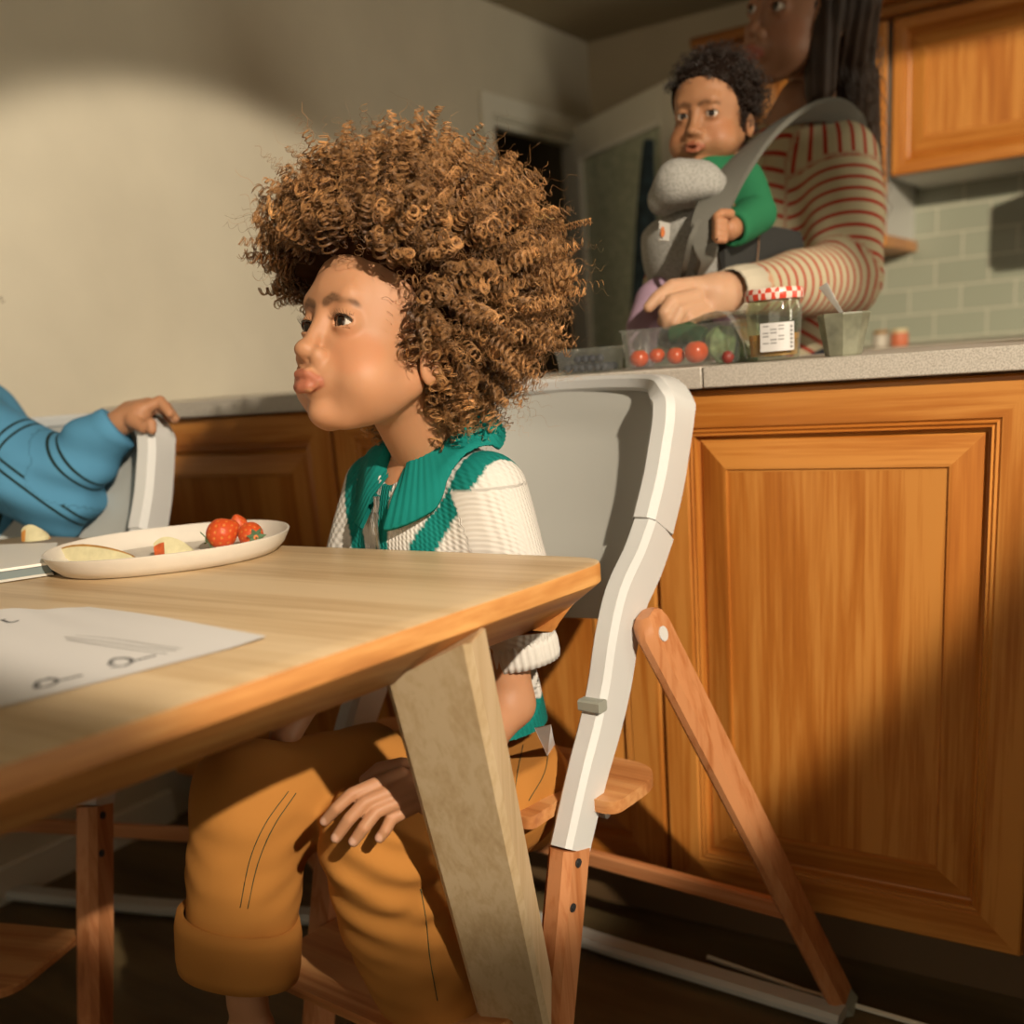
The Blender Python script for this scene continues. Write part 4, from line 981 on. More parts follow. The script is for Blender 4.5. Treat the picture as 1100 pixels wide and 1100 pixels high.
st = np.where(inF, t3-.060, 9.); s1q = (v2-S2) @ cv(.62, .78, 0)-.012; s2p = (v2-S2) @ cv(.88, -.46, 0)-.105
cand = np.stack([st, np.where(inF, 9., s1q), np.where(inF, 9., s2p)], 1); st = cand[np.arange(len(v2)), np.abs(cand).argmin(1)]
t = NT('blue_fleece'); a_ = t.add('ShaderNodeAttribute', attribute_name='st'); m1 = t.add('ShaderNodeMath', operation='ABSOLUTE'); t.l(a_.outputs['Fac'], m1.inputs[0])
m2 = t.add('ShaderNodeMath', operation='SUBTRACT'); t.l(m1.outputs[0], m2.inputs[0]); m2.inputs[1].default_value = .0065
m3 = t.add('ShaderNodeMath', operation='ABSOLUTE'); t.l(m2.outputs[0], m3.inputs[0]); m4 = t.add('ShaderNodeMath', operation='LESS_THAN'); t.l(m3.outputs[0], m4.inputs[0]); m4.inputs[1].default_value = .0020
cr_ = t.ramp(m4.outputs[0], [(.4, tuple(BL)), (.6, (.012, .025, .02))]); t.l(cr_, t.b.inputs['Base Color']); t.b.inputs['Roughness'].default_value = .9; t.b.inputs['Specular IOR Level'].default_value = .15
n = t.add('ShaderNodeTexNoise', i_Scale=900.0); t.l(t.coord(), n.inputs[0]); t.bump(n.outputs[0], .2, .001)
rel(meshnp('sweatshirt', v2, f2, t.m, None, attr={'st': st}), kid2)
def hand2(P):
    d = chain(P, [D2(112, 464, 1.07), D2(133, 452, 1.065), D2(150, 444, 1.06)], [.020, .021, .019])
    d = smin(d, cap(P, D2(140, 442, 1.07), D2(160, 436, 1.075), .016, .013), .01)
    for k, (a, b_, dp) in enumerate(((178, 432, 1.058), (184, 438, 1.066), (183, 438, 1.082), (178, 437, 1.096))):
        e_ = D2(a+4, b_+12, dp-.004)
        d = smin(d, chain(P, [D2(153, 440, 1.055+.012*k), D2(a-6, b_-1, dp), e_], [.0098, .0088, .0070]), .005)
    d = smin(d, chain(P, [D2(143, 452, 1.052), D2(154, 459, 1.045), D2(162, 455, 1.042), D2(163, 462, 1.042)], [.012, .0095, .0085, .007]), .005)
    return d
hv2, hf2 = surfnet(hand2, D2(112, 464, 1.07)-V3(.05, .06, .06), D2(180, 438, 1.07)+V3(.06, .06, .06), .003)
A2 = frame((-.9, 0, .35)); O2 = T2+V3(0, 0, .29)+RC @ V3(-.05, 0, .02)
dec = head_np('coarse', .004, puff=1.06)
ar2 = surfnet(lambda P: chain(P, [D2(112, 464, 1.07), E2, S2, T2+V3(0, 0, .08), O2+V3(0, 0, -.08)], [.019, .03, .035, .045, .034]), np.min([E2, S2, T2, W2], 0)-.09, np.max([E2, S2, T2, W2, O2], 0)+.09, .008)
parts = [(hv2, hf2, SKIN*.93), (ar2[0], ar2[1], SKIN*.93), (place(dec[0], O2, A2, 1.0), dec[1], headcol(dec[0], SKIN*.95))]
Vv, Ff, Cc = bridge(parts); rel(meshnp('body', Vv, Ff, M['skin'], None, Cc), kid2); eyes(kid2, O2, A2, 1.0)
def simplehair(O, A, s, root, base, name='hair', rad=1.0, N=700, R0=.118, res=.005):
    rng2 = np.random.RandomState(N); hp2 = []
    p = scalp(N, rng2); q = hair_tips(p, rng2, Hc=V3(-.02, 0, .045), R0=R0, jit=.005); ok = facefree(q) & facefree((p+q)/2); p, q = p[ok], q[ok]; n_ = len(p)
    c0, c1 = gcol(n_, base, base*1.8, rng2); hp2.append(curls(p, q, np.full(n_, .0050), np.full(n_, .011), np.full(n_, .0011), c0, c1, rng2, 40, .004))
    Vv, Ff, Cc = join_np(hp2); ho = rel(meshnp(name, place(Vv, O, A, s), Ff, M['hair'], None, Cc), root)
    def uf_(P):
        d = ell(P, (-.020, 0, .046), (.100*rad, .082*rad, .088*rad)); d = smax(d, -(P[..., 2]-np.interp(P[..., 0], [-.14, -.05, -.02, .02, .05, .07, .12], [-.09, -.085, -.055, -.008, .045, .066, .08])-.004), .008)
        return smax(d, -ell(P, (-.012, 0, .038), (.092, .071, .076)), .002)
    a, b_ = surfnet(uf_, (-.14, -.11, -.11), (.10, .11, .15), res); rel(meshnp('hair_underlayer', place(a, O, A, s), b_, M['hairdull'], None, np.tile(base*.6, (len(a), 1))), root)
simplehair(O2, A2, 1.0, kid2, np.array([.05, .02, .008]))
def pants2(P):
    d = ell(P, T2+V3(0, 0, -.20), (.11, .11, .10)); k1 = T2+V3(-.22, -.16, -.22)
    for o_ in (0, 1):
        k = k1+V3(.09, -.11, 0)*o_; d = smin(d, chain(P, [T2+V3(0, 0, -.22), k, k+V3(-.02, .0, -.24)], [.08, .06, .05]), .02)
    return d
a, b_ = surfnet(pants2, T2-V3(.36, .42, .55), T2+V3(.18, .18, -.08), .008); rel(meshnp('trousers', a, b_, pri('dark_trousers', (.03, .035, .05), .9)), kid2)

# ------------------------------------------------------------------ WOMAN
WO = C(860, 15.5, 1.36); WA = frame((-.86, -.19, .47), (.33, 1, .28)); WS = 1.06
WSK = np.array([.30, .145, .08])
SHn = C(902, 168, 1.42); WT = C(868, 230, 1.52)
wf = cv(-.80, 0, .55); wf = V3(wf[0], wf[1], 0)/np.linalg.norm(wf[:2]); wl_ = V3(-wf[1], wf[0], 0)
WT = V3(SHn[0], SHn[1], SHn[2])-wl_*.155+V3(0, 0, -.10)
wom = empty('woman', (WT[0], WT[1], 0)); tag(wom, 'long haired woman in a cream and red striped jumper standing behind the counter', 'person')
wv, wfc = head_np('wom', .003, puff=.90, lipout=.2, nose=1.0)
ELw = C(905, 300, 1.40); CUw = C(800, 311, 1.22); 
parts = [(place(wv, WO, WA, WS), wfc, headcol(wv, WSK, np.array([.33, .10, .07])))]
wnk = place(V3(-.03, 0, -.13), WO, WA, WS)
fwm = [[(745, 318, 1.19), (712, 316, 1.175), (699, 333, 1.170), (698, 334, 1.17)], [(738, 330, 1.18), (716, 326, 1.168), (704, 340, 1.163), (701, 352, 1.168)],
       [(742, 338, 1.18), (722, 338, 1.165), (712, 350, 1.163), (713, 360, 1.172)], [(750, 342, 1.185), (735, 345, 1.170), (728, 354, 1.172), (730, 362, 1.18)]]
fwm = [[(748, 306, 1.185), (722, 308, 1.17), (706, 320, 1.165), (697, 330, 1.165)], [(746, 318, 1.178), (722, 324, 1.16), (714, 336, 1.158), (716, 348, 1.165)],
       [(748, 328, 1.178), (730, 334, 1.16), (724, 346, 1.16), (728, 356, 1.17)], [(756, 336, 1.18), (742, 342, 1.165), (738, 351, 1.166), (742, 358, 1.175)]]
def whand(P):
    d = chain(P, [C(812, 308, 1.225), C(785, 314, 1.21), C(768, 316, 1.195)], [.030, .029, .030])
    d = smin(d, chain(P, [C(775, 312, 1.20), C(748, 310, 1.185)], [.025, .017]), .012); d = smin(d, chain(P, [C(775, 325, 1.20), C(757, 334, 1.187)], [.022, .014]), .012)
    for ps, rs in zip(fwm, [(.0125, .0115, .010, .0085)]*3+[(.011, .0098, .0088, .0075)]): d = smin(d, chain(P, [C(*q) for q in ps], rs), .004)
    d = smin(d, chain(P, [C(765, 318, 1.215), C(738, 322, 1.222), C(722, 336, 1.220), C(712, 345, 1.212)], [.015, .012, .011, .009]), .005)
    return d
hlo = np.min([C(690, 360, 1.15), C(815, 300, 1.25), C(690, 290, 1.22)], 0)-.04; hhi = np.max([C(690, 360, 1.15), C(815, 290, 1.25), C(690, 290, 1.22)], 0)+.05
a, b_ = surfnet(whand, hlo, hhi, .0035); parts.append((a, b_, np.array([.52, .30, .18])))
a, b_ = surfnet(lambda P: smin(smin(cap(P, wnk, WT+V3(0, 0, .12), .045, .06), ell(P, WT, (.11, .11, .14)), .04), chain(P, [C(812, 308, 1.225), CUw, ELw, SHn], [.029, .03, .04, .05]), .02), np.min([WT, ELw, CUw], 0)-V3(.16, .16, .18), np.max([WT, ELw, SHn, wnk], 0)+V3(.12, .12, .12), .01); parts.append((a, b_, WSK))
Vv, Ff, Cc = bridge(parts); rel(meshnp('body', Vv, Ff, M['skin'], None, Cc), wom); eyes(wom, WO, WA, WS, (1, -.1, .05))
# ring
rc = C(736, 346, 1.155); 
# jumper
AXu = (ELw-SHn)/np.linalg.norm(ELw-SHn); AXf = (CUw-ELw)/np.linalg.norm(CUw-ELw)
WB = V3(WT[0], WT[1], .86)-wf*.02
def ju_f(P):
    q = P-WT; x = q @ wf; y_ = q @ wl_; z = q[..., 2]
    d = (np.sqrt((x/.115)**2+(y_/.165)**2+((z+.02)/.22)**2)-1)*.115
    d = smin(d, chain(P, [WT+V3(0, 0, -.1)-wl_*.04, WB-wl_*.04], [.11, .12]), .05); d = smin(d, chain(P, [WT+V3(0, 0, -.1)+wl_*.04, WB+wl_*.04], [.11, .12]), .05)
    d = smin(d, cap(P, wnk-V3(0, 0, .05), WT+V3(0, 0, .08), .05, .09), .04)
    up_ = chain(P, [SHn+V3(0, 0, -.01), (SHn+ELw)/2+wl_*.012, ELw], [.070, .070, .066]); fo = chain(P, [ELw, (ELw+CUw)/2, CUw], [.066, .055, .036])
    ff = ELw-wl_*.30+V3(0, 0, .02); d = smin(d, chain(P, [SHn-wl_*.30, ff, ff+wf*.20+wl_*.05], [.065, .055, .045]), .03)
    d = smin(d, smin(up_, fo, .02), .03)
    d = d+.0035*vnoise(P, 30, 41)+.003*np.sin((P @ AXu)*120)*sm(.10, .03, np.linalg.norm(P-ELw, axis=-1))
    d = np.where(np.linalg.norm(P-CUw, axis=-1) < .1, smax(d, (P-CUw) @ AXf+.012, .004), d)
    return smax(d, -cap(P, wnk, wnk+V3(0, 0, .1), .062, .07), .01)
v_, f_ = surfnet(ju_f, np.min([WT, WB, ELw, CUw], 0)-V3(.36, .34, .16), np.max([WT, WB, ELw, CUw, SHn], 0)+V3(.24, .28, .24), .007)
q = v_-WT; du = chain(v_, [SHn, ELw], [0, 0]); dfm = chain(v_, [ELw, CUw], [0, 0]); yy = q @ wl_; xx = q @ wf
tu = (v_-SHn) @ AXu; tf_ = (v_-ELw) @ AXf
s = np.where(dfm < np.minimum(du, .085), tf_, 0)
inu = (~(dfm < np.minimum(du, .085))) & (du < .098) & (yy > .07)
curve = np.linalg.norm(np.cross(v_-SHn, AXu), axis=1)
shoulder = inu & (tu < .035); s = np.where(inu, tu+.30*(np.maximum(0, .0)) , s)
s = np.where(shoulder, (v_ @ cv(1, 0, 0)), s)
chest_ = ~inu & ~(dfm < np.minimum(du, .085)); s = np.where(chest_, (v_ @ cv(.45, .9, 0)), s)
t = NT('striped_jumper'); a = t.add('ShaderNodeAttribute', attribute_name='st'); m1 = t.add('ShaderNodeMath', operation='MULTIPLY'); t.l(a.outputs['Fac'], m1.inputs[0]); m1.inputs[1].default_value = 1/.0225
m2 = t.add('ShaderNodeMath', operation='FRACT'); t.l(m1.outputs[0], m2.inputs[0]); cr_ = t.ramp(m2.outputs[0], [(.0, (.47, .41, .27)), (.70, (.47, .41, .27)), (.73, (.36, .035, .02)), (.97, (.36, .035, .02))]); t.l(cr_, t.b.inputs['Base Color']); t.b.inputs['Roughness'].default_value = .9; t.b.inputs['Specular IOR Level'].default_value = .1
rel(meshnp('jumper', v_, f_, t.m, None, attr={'st': s+5}), wom)
M['cream'] = pri('cream_rib', (.52, .46, .35), .9, .1, bump=.4, bscale=400)
e1w = V3(0, 0, 1)-AXf*AXf[2]; e1w /= np.linalg.norm(e1w); e2w = np.cross(AXf, e1w)
rings = []
for tz, rr in ((-.020, .036), (-.016, .0385), (.018, .0375), (.046, .0345), (.049, .0320), (.02, .031)):
    rings.append([CUw+AXf*tz+(e1w*math.cos(2*math.pi*i/64)+e2w*math.sin(2*math.pi*i/64))*(rr+.0006*math.sin(16*2*math.pi*i/64)) for i in range(64)])
rel(mk('jumper_cuff', *loops(rings, True, False), M['cream'], None, True), wom)
# long hair
WHc = np.array([.020, .012, .008])
def wh_f(P):
    h = (P-WO) @ WA/WS
    d = ell(h, (-.022, 0, .045), (.102, .086, .094))
    hl = np.interp(h[..., 0], [-.14, -.02, .015, .035, .055, .075], [-.3, -.3, -.3, .012, .052, .075]); d = smax(d, -(h[..., 2]-hl), .012)
    d = smax(d, -ell(h, (-.005, 0, .030), (.090, .066, .074)), .003)*WS
    back = chain(P, [place(V3(-.06, .02, .02), WO, WA, WS), C(905, 60, 1.42), C(920, 130, 1.455), C(936, 190, 1.475), C(938, 222, 1.475)], [.075, .062, .040, .024, .008])
    b2 = chain(P, [place(V3(-.01, .070, .02), WO, WA, WS), C(882, 50, 1.34), C(880, 95, 1.36), C(880, 120, 1.38)], [.022, .030, .026, .012])
    d = smin(d, back, .03); d = smin(d, b2, .02)
    ph = np.arctan2((P-WO) @ cv(0, 0, 1), (P-WO) @ cv(1, 0, 0))
    return d+.0028*np.sin(((P-WO) @ cv(1, .15, 0))*260+6*vnoise(P, 9, 3))+.002*vnoise(P, 90, 7)
a, b_ = surfnet(wh_f, np.min([WO, C(940, 230, 1.48)], 0)-V3(.17, .17, .10), np.max([WO, C(940, 200, 1.48)], 0)+V3(.17, .17, .18), .005)
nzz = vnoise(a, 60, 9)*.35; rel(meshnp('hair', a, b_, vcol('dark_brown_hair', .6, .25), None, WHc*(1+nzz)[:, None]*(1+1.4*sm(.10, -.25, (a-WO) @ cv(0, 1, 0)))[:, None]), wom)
rngw = np.random.RandomState(5); n_ = 420
rt = C(905, 60, 1.42)+rngw.randn(n_, 3)*V3(.03, .03, .03); k_ = rngw.rand(n_, 1)
tp_ = (C(925, 150, 1.45)*(1-k_)+C(941, 228, 1.47)*k_)+rngw.randn(n_, 3)*.014
c0, c1 = gcol(n_, WHc*1.8, np.array([.07, .035, .016]), rngw)
a, b_, cc_ = curls(rt, tp_, np.full(n_, .006), np.full(n_, .035), np.full(n_, .0009), c0, c1, rngw, 30, 0)
rel(meshnp('hair_waves', a, b_, M['hair'], None, cc_), wom)
# trousers of the woman (hidden behind the counter)
a, b_ = surfnet(lambda P: smin(chain(P, [WB-wl_*.07, V3((WB-wl_*.08)[0], (WB-wl_*.08)[1], .06)], [.11, .06]), chain(P, [WB+wl_*.07, V3((WB+wl_*.08)[0], (WB+wl_*.08)[1], .06)], [.11, .06]), .03), V3(WB[0]-.24, WB[1]-.24, 0), V3(WB[0]+.24, WB[1]+.24, .98), .012)
rel(meshnp('trousers', a, b_, pri('dark_jeans', (.02, .025, .04), .9)), wom)

# ------------------------------------------------------------------ BABY + CARRIER
BO = C(765, 127, 1.25); BA = frame((-.54, -.34, .77), (.14, 1, .05)); BS = V3(.78, .82, .72)
baby = empty('baby', tuple(BO-V3(0, 0, .25))); tag(baby, 'dark haired baby in a green top riding in the grey carrier on the woman', 'person')
bv, bfc = head_np('baby', .003, puff=1.12, nose=.95, mouth=.001)
parts = [(place(bv, BO, BA, BS), bfc, headcol(bv, np.array([.34, .16, .075]), brow=(.10, .045, .02)))]
def bhand(P):
    d = chain(P, [C(800, 240, 1.20), C(783, 246, 1.165)], [.017, .017])
    for k in range(4):
        d = smin(d, chain(P, [C(778, 234+6.5*k, 1.152), C(769, 234+6.7*k, 1.140), C(771, 237+6.7*k, 1.130), C(778, 238+6.5*k, 1.132)], [.0068, .0066, .006, .0055]), .0025)
    return smin(d, chain(P, [C(784, 230, 1.145), C(775, 229, 1.135), C(770, 232, 1.132)], [.0075, .0065, .0055]), .003)
a, b_ = surfnet(bhand, C(783, 245, 1.16)-V3(.06, .06, .05), C(783, 245, 1.16)+V3(.06, .06, .05), .0028); parts.append((a, b_, np.array([.40, .19, .095])))
Vv, Ff, Cc = bridge(parts); rel(meshnp('body', Vv, Ff, M['skin'], None, Cc), baby); eyes(baby, BO, BA, BS, (1, .25, 0))
simplehair(BO, BA, BS, baby, np.array([.016, .009, .006]), N=900, R0=.108, rad=1.03)
BT = C(764, 228, 1.27)
GR = np.array([.022, .15, .065])
def bt_f(P):
    d = ell(P, BT, (.075, .075, .095)); d = smin(d, chain(P, [place(V3(-.03, 0, -.175), BO, BA, BS), BT+V3(0, 0, .03)], [.032, .055]), .02)
    d = smin(d, chain(P, [C(798, 196, 1.24), C(812, 230, 1.22), C(789, 246, 1.175)], [.034, .032, .026]), .015)
    ax_b = C(775, 249, 1.15)-C(800, 243, 1.19); ax_b = ax_b/np.linalg.norm(ax_b)
    d = np.where(np.linalg.norm(P-C(785, 246, 1.17), axis=-1) < .05, smax(d, (P-C(787, 246, 1.172)) @ ax_b, .003), d)
    d = smax(d, -cap(P, C(790, 246, 1.175), C(770, 250, 1.145), .018, .020), .002)
    return d+.0015*vnoise(P, 70, 12)
a, b_ = surfnet(bt_f, BT-V3(.14, .16, .13), BT+V3(.16, .14, .16), .0045); rel(meshnp('green_top', a, b_, pri('green_cotton', tuple(GR), .9, .15)), baby)
LI = (.36, .24, .32)
def bl_f(P):
    d = chain(P, [C(745, 305, 1.27), C(705, 325, 1.25), C(690, 352, 1.245), C(690, 385, 1.25)], [.045, .035, .026, .022])
    return smin(d, chain(P, [C(755, 305, 1.30), C(783, 292, 1.26), C(778, 330, 1.26)], [.045, .034, .028]), .02)
a, b_ = surfnet(bl_f, np.min([C(690, 385, 1.25), C(783, 292, 1.26)], 0)-.08, np.max([C(690, 385, 1.25), C(783, 292, 1.30), C(745, 290, 1.3)], 0)+.08, .005); rel(meshnp('lilac_leggings', a, b_, pri('lilac_cotton', LI, .9, .15)), baby)

cc0 = C(740, 260, 1.22); car = empty('baby_carrier', tuple(cc0)); tag(car, 'grey quilted soft carrier with padded headrest strapped to the woman', 'baby carrier')
t = NT('carrier_mesh'); v = t.coord((1, 1, 1)); n = t.add('ShaderNodeTexVoronoi', i_Scale=260.0); t.l(v, n.inputs[0]); c = t.ramp(n.outputs[0], [(.0, (.20, .195, .17)), (.6, (.34, .33, .30))]); t.l(c, t.b.inputs['Base Color']); t.b.inputs['Roughness'].default_value = .9; t.bump(n.outputs[0], .3, .002)
CM = t.m
def cb_f(P):
    d = ell(P, BT+RC @ V3(-.018, -.055, .012), (.098, .098, .125))
    d = smax(d, -ell(P, BT+RC @ V3(.012, -.05, -.02), (.088, .088, .13)), .004)
    right = (P-C(782, 260, 1.2)) @ cv(1, .18, 0); d = smax(d, right, .008); d = smax(d, (P-C(740, 222, 1.2)) @ cv(-.15, 1, 0)-.0, .006)
    return d
a, b_ = surfnet(cb_f, BT-V3(.16, .16, .22), BT+V3(.16, .16, .14), .005); rel(meshnp('carrier_panel', a, b_, CM), car)
def hr_f(P):
    d = chain(P, [C(713, 214, 1.185), C(728, 198, 1.165), C(752, 200, 1.165), C(768, 203, 1.18)], [.025, .031, .031, .023], .02)
    return smax(d, -((P-C(740, 222, 1.17)) @ cv(-.18, 1, 0)), .01)
a, b_ = surfnet(hr_f, C(740, 205, 1.17)-V3(.10, .09, .06), C(740, 205, 1.17)+V3(.10, .09, .06), .004); rel(meshnp('headrest', a, b_, CM), car)
ST = pri('grey_webbing', (.13, .125, .105), .85, .2, bump=.3, bscale=500)
sp_ = [C(752, 292, 1.19), C(760, 275, 1.165), C(757, 252, 1.150), C(772, 212, 1.16), C(800, 170, 1.20), C(830, 140, 1.26), C(862, 122, 1.31), C(893, 118, 1.36), C(915, 130, 1.41), C(926, 155, 1.45), C(930, 190, 1.50)]
wds = [.020, .030, .045, .052, .055, .056, .05, .045, .04, .035, .03]
rel(mk('shoulder_strap', *strip(sp_, wds, .008, side=cv(.8, .5, 0)), ST, None, 40), car)
sp2 = [C(790, 262, 1.25), C(815, 262, 1.29), C(850, 250, 1.34)]
rel(mk('side_strap', *strip([C(775, 268, 1.19), C(800, 268, 1.235), C(832, 262, 1.30), C(860, 262, 1.36)], [.06, .065, .055, .04], .006, side=cv(0, 1, 0)), pri('black_webbing', (.02, .02, .018), .85), None, 40), car)
rel(mk('waist_belt', *strip([C(700, 340, 1.30), C(740, 350, 1.27), C(800, 350, 1.31), C(850, 345, 1.40)], [.07, .09, .09, .07], .012, side=cv(0, 1, 0)), ST, None, 40), car)
rel(mk('webbing', *sweep(spline([C(752, 236, 1.135), C(742, 258, 1.135), C(736, 285, 1.165), C(733, 300, 1.20)], 5), [(.004, -.001), (.004, .001), (-.004, .001), (-.004, -.001)], side=cv(1, 0, 0)), ST, None, 30), car)
lb_ = [C(708, 237, 1.137), C(720, 240, 1.134), C(719, 259, 1.132), C(708, 258, 1.135)]
lbo = rel(mk('brand_label', lb_+[p+cv(0, 0, -.003) for p in lb_], [(0, 1, 2, 3), (7, 6, 5, 4), (0, 4, 5, 1), (1, 5, 6, 2), (2, 6, 7, 3), (3, 7, 4, 0)], pri('label_white', (.42, .40, .36), .8)), car)
og = [C(712+2.4*math.cos(a)*(.8 if a > 3.1 else 1), 249+6*math.sin(a), 1.131) for a in np.linspace(0, 6.28, 13)[:-1]]
lo_ = mk('emblem', og, [tuple(range(12))], pri('label_orange', (.45, .12, .02), .8)); rel(lo_, car)

# ================================================================== THINGS ON THE TABLE
def tab(px, py, z=TZp): return on(px, py, 2, z)
pa, pb = tab(47, 598, .765), tab(311, 568, .765); pc = (pa+pb)/2; pdir = math.atan2(pb[1]-pa[1], pb[0]-pa[0]); pl = np.linalg.norm(pb-pa)/2
n1 = tab(178, 607, .767); n2 = tab(178, 574, .767); pw = abs(np.dot(n1-n2, V3(-math.sin(pdir), math.cos(pdir), 0)))/2*1.0
pc = pc*1.0
print('plate', pc, pl, pw)
prof = [(.86, TZp+.0005), (.885, TZp+.0015), (.95, TZp+.010), (.995, TZp+.022), (1.0, TZp+.024), (.985, TZp+.0245), (.965, TZp+.022), (.92, TZp+.010), (.86, TZp+.0035), (.0001, TZp+.003)]
plate = empty('plate', (pc[0], pc[1], TZp)); tag(plate, 'cream oval plate with raised rim holding strawberries and apple pieces', 'plate')
rel(mk('dish', *lathe(prof, 64, pc[0], pc[1], pl, pw, pdir, 2.3), pri('cream_stoneware', (.70, .64, .55), .5, .4, noise=.03), None, 30), plate)
# strawberries
def berry(px, py, size, axis, label, leaf=True, dep=None, leafdir=None, z=TZp+.020):
    p = on(px, py, 2, z); r = empty('strawberry', p); tag(r, label, 'strawberry', 'strawberries on the plate')
    ax3 = np.array(axis, float); ax3 /= np.linalg.norm(ax3); s1 = np.cross(ax3, (.3, .2, .9)); s1 /= np.linalg.norm(s1); s2_ = np.cross(ax3, s1)
    sv_, sf_ = sphere_np(72, 54); t_ = sv_[:, 2]
    rad = size*(1.0-.42*np.clip(-t_, 0, 1)**1.3)
    gi = np.arange(70)+.5; fz = 1-2*gi/70; fa_ = gi*2.39996; fp_ = np.stack([np.sqrt(1-fz**2)*np.cos(fa_), np.sqrt(1-fz**2)*np.sin(fa_), fz], 1)
    dd_ = np.sqrt(np.maximum(0, 2-2*(sv_ @ fp_.T).max(1))); seeds = 1-sm(.045, .10, dd_)
    rr = rad*(1-.055*seeds); loc = sv_[:, :2]*rr[:, None]
    w_ = loc[:, :1]*s1+loc[:, 1:]*s2_+(t_*size*1.18)[:, None]*ax3
    col = np.array([.58, .075, .015])*(1-.15*seeds)[:, None]+seeds[:, None]*np.array([.16, .16, .03]); col = mixc(col, (.78, .28, .10), sm(.8, 1, t_)*.7)
    meshnp('berry', w_, sf_, vcolS, r, col)
    if leaf:
        ps = []
        for k in range(7):
            a = 2*math.pi*k/7; d_ = s1*math.cos(a)+s2_*math.sin(a); b0 = ax3*size*1.12; L_ = size*.85
            side = np.cross(d_, ax3)
            q = [b0-side*.0012, b0+side*.0012, b0+d_*L_*.5+side*size*.2+ax3*.001, b0+d_*L_*1.0+ax3*.003, b0+d_*L_*.5-side*size*.2+ax3*.001]
            ps.append((q+[x-ax3*.0006 for x in q], [(0, 1, 2, 3, 4), (9, 8, 7, 6, 5), (0, 5, 6, 1), (1, 6, 7, 2), (2, 7, 8, 3), (3, 8, 9, 4), (4, 9, 5, 0)]))
        mk('leaves', *merge(ps), pri('berry_leaf', (.10, .17, .08), .7), r)
        mk('stem', *sweep([ax3*size*1.1, ax3*size*1.45], circ(.001, 6)), pri('berry_stem', (.15, .2, .06), .7), r)
    return r
vcolS = vcol('strawberry_skin', .45, .4)
berry(240, 572, .0185, cv(-.80, -.50, .15), 'large upright strawberry with its tip up, in the middle of the plate', z=TZp+.024)
berry(269, 574, .0155, cv(.55, -.28, .75), 'strawberry lying on its side with green leaves showing, right end of the plate', z=TZp+.020)
berry(256, 563, .0120, cv(.1, -.8, -.6), 'small pale tipped strawberry peeping out behind the two larger ones', leaf=False, z=TZp+.022)
# apple wedges
def wedge(name, p, L, dirv, r, label, skin, grp='cut fruit pieces'):
    ro = empty(name, p); tag(ro, label, 'fruit', grp)
    d = np.array(dirv, float); d /= np.linalg.norm(d); u = V3(0, 0, 1)-d*d[2]; u /= np.linalg.norm(u); s = np.cross(d, u)
    rings = []; rin = []
    for k in range(17):
        a = -1+2*k/16; sc = math.sqrt(max(.0, 1-a*a))*.92+.08*(1-abs(a)); c_ = d*a*L/2
        arc = [c_+(s*math.sin(th)+u*math.cos(th))*r*sc for th in np.linspace(-.1, 1.35, 9)]
        edge = c_-(s*.10+u*.25)*r*sc*.5
        rings.append(arc+[edge]); 
    v_, f_ = loops(rings, True, True); mi = []
    for k in range(16):
        for i in range(10): mi.append(0 if i < 8 else 1)
    mi += [1, 1]
    mk(name+'_piece' if False else 'flesh', v_, f_, [skin, M['flesh']], ro, 30, mi=mi); return ro
M['flesh'] = pri('apple_flesh', (.62, .56, .34), .5, .4, noise=.08, nscale=120)
skR = pri('apple_skin_red', (.50, .10, .03), .35, .5, noise=.4, nscale=90); skB = pri('fruit_skin_brown', (.42, .22, .06), .5, noise=.3, nscale=90); skO = pri('fruit_skin_orange', (.60, .26, .06), .5)
def hull_wedge(name, pts, faces, mats, mi, label, cat='fruit'):
    c_ = sum(pts)/len(pts); ro = empty(name, c_); tag(ro, label, cat, 'cut fruit pieces'); o = mk('flesh', [p-c_ for p in pts], faces, mats, ro, False, mi=mi)
    m_ = o.modifiers.new('bevel', 'BEVEL'); m_.width = .0015; m_.segments = 2
    for p in o.data.polygons: p.use_smooth = True
    return ro
# long pale slice: sliver with skin on its underside back edge
def slice_(name, A, B, hgt, thick, label, sk, lim=0, n=14, edge=False):
    A, B = np.array(A), np.array(B); c_ = (A+B)/2; d = (B-A); L = np.linalg.norm(d); d /= L; u = V3(0, 0, 1); s = np.cross(u, d)   # s points away
    if np.dot(s, V3(0, 1, 0)) < 0: s = -s
    rings = []
    for k in range(n+1):
        t_ = k/n; h = hgt*(math.sin(math.pi*min(1, .12+t_*.88)))**.55*(1-.45*t_)+.001; w_ = thick*(math.sin(math.pi*(.06+.88*t_)))**.6
        base = (A-c_)+d*L*t_
        rings.append([base-s*w_*.5, base-s*w_*.10+u*h*(.90 if edge else .75), base+s*w_*.1+u*h, base+s*w_*.45+u*h*.75, base+s*w_*.6+u*h*.25, base+s*w_*.4-u*0])
    v_, f_ = loops(rings, True, True); mi = [(1 if i in (0,) else 1 if i == 1 else 0) for k in range(n) for i in range(6)]+[0, 1]
    mi = [(0 if i > 0 else 1) if edge else (1 if (i in (0, 1) and (k > lim or i == 1)) or (i == 2 and k > lim) else 0) for k in range(n) for i in range(6)]+[0, 0]
    ro = empty(name, c_); tag(ro, label, 'fruit', 'cut fruit pieces'); o = mk('flesh', v_, f_, [sk, M['flesh']], ro, False, mi=mi)
    for p in o.data.polygons: p.use_smooth = True
    o.data.set_sharp_from_angle(angle=math.radians(45)); return ro
slice_('apple_slice', tab(62, 604, TZp+.004), tab(147, 601, TZp+.004), .024, .018, 'long pale apple slice with a thin brown skin edge, left end of the plate', skB, edge=True)
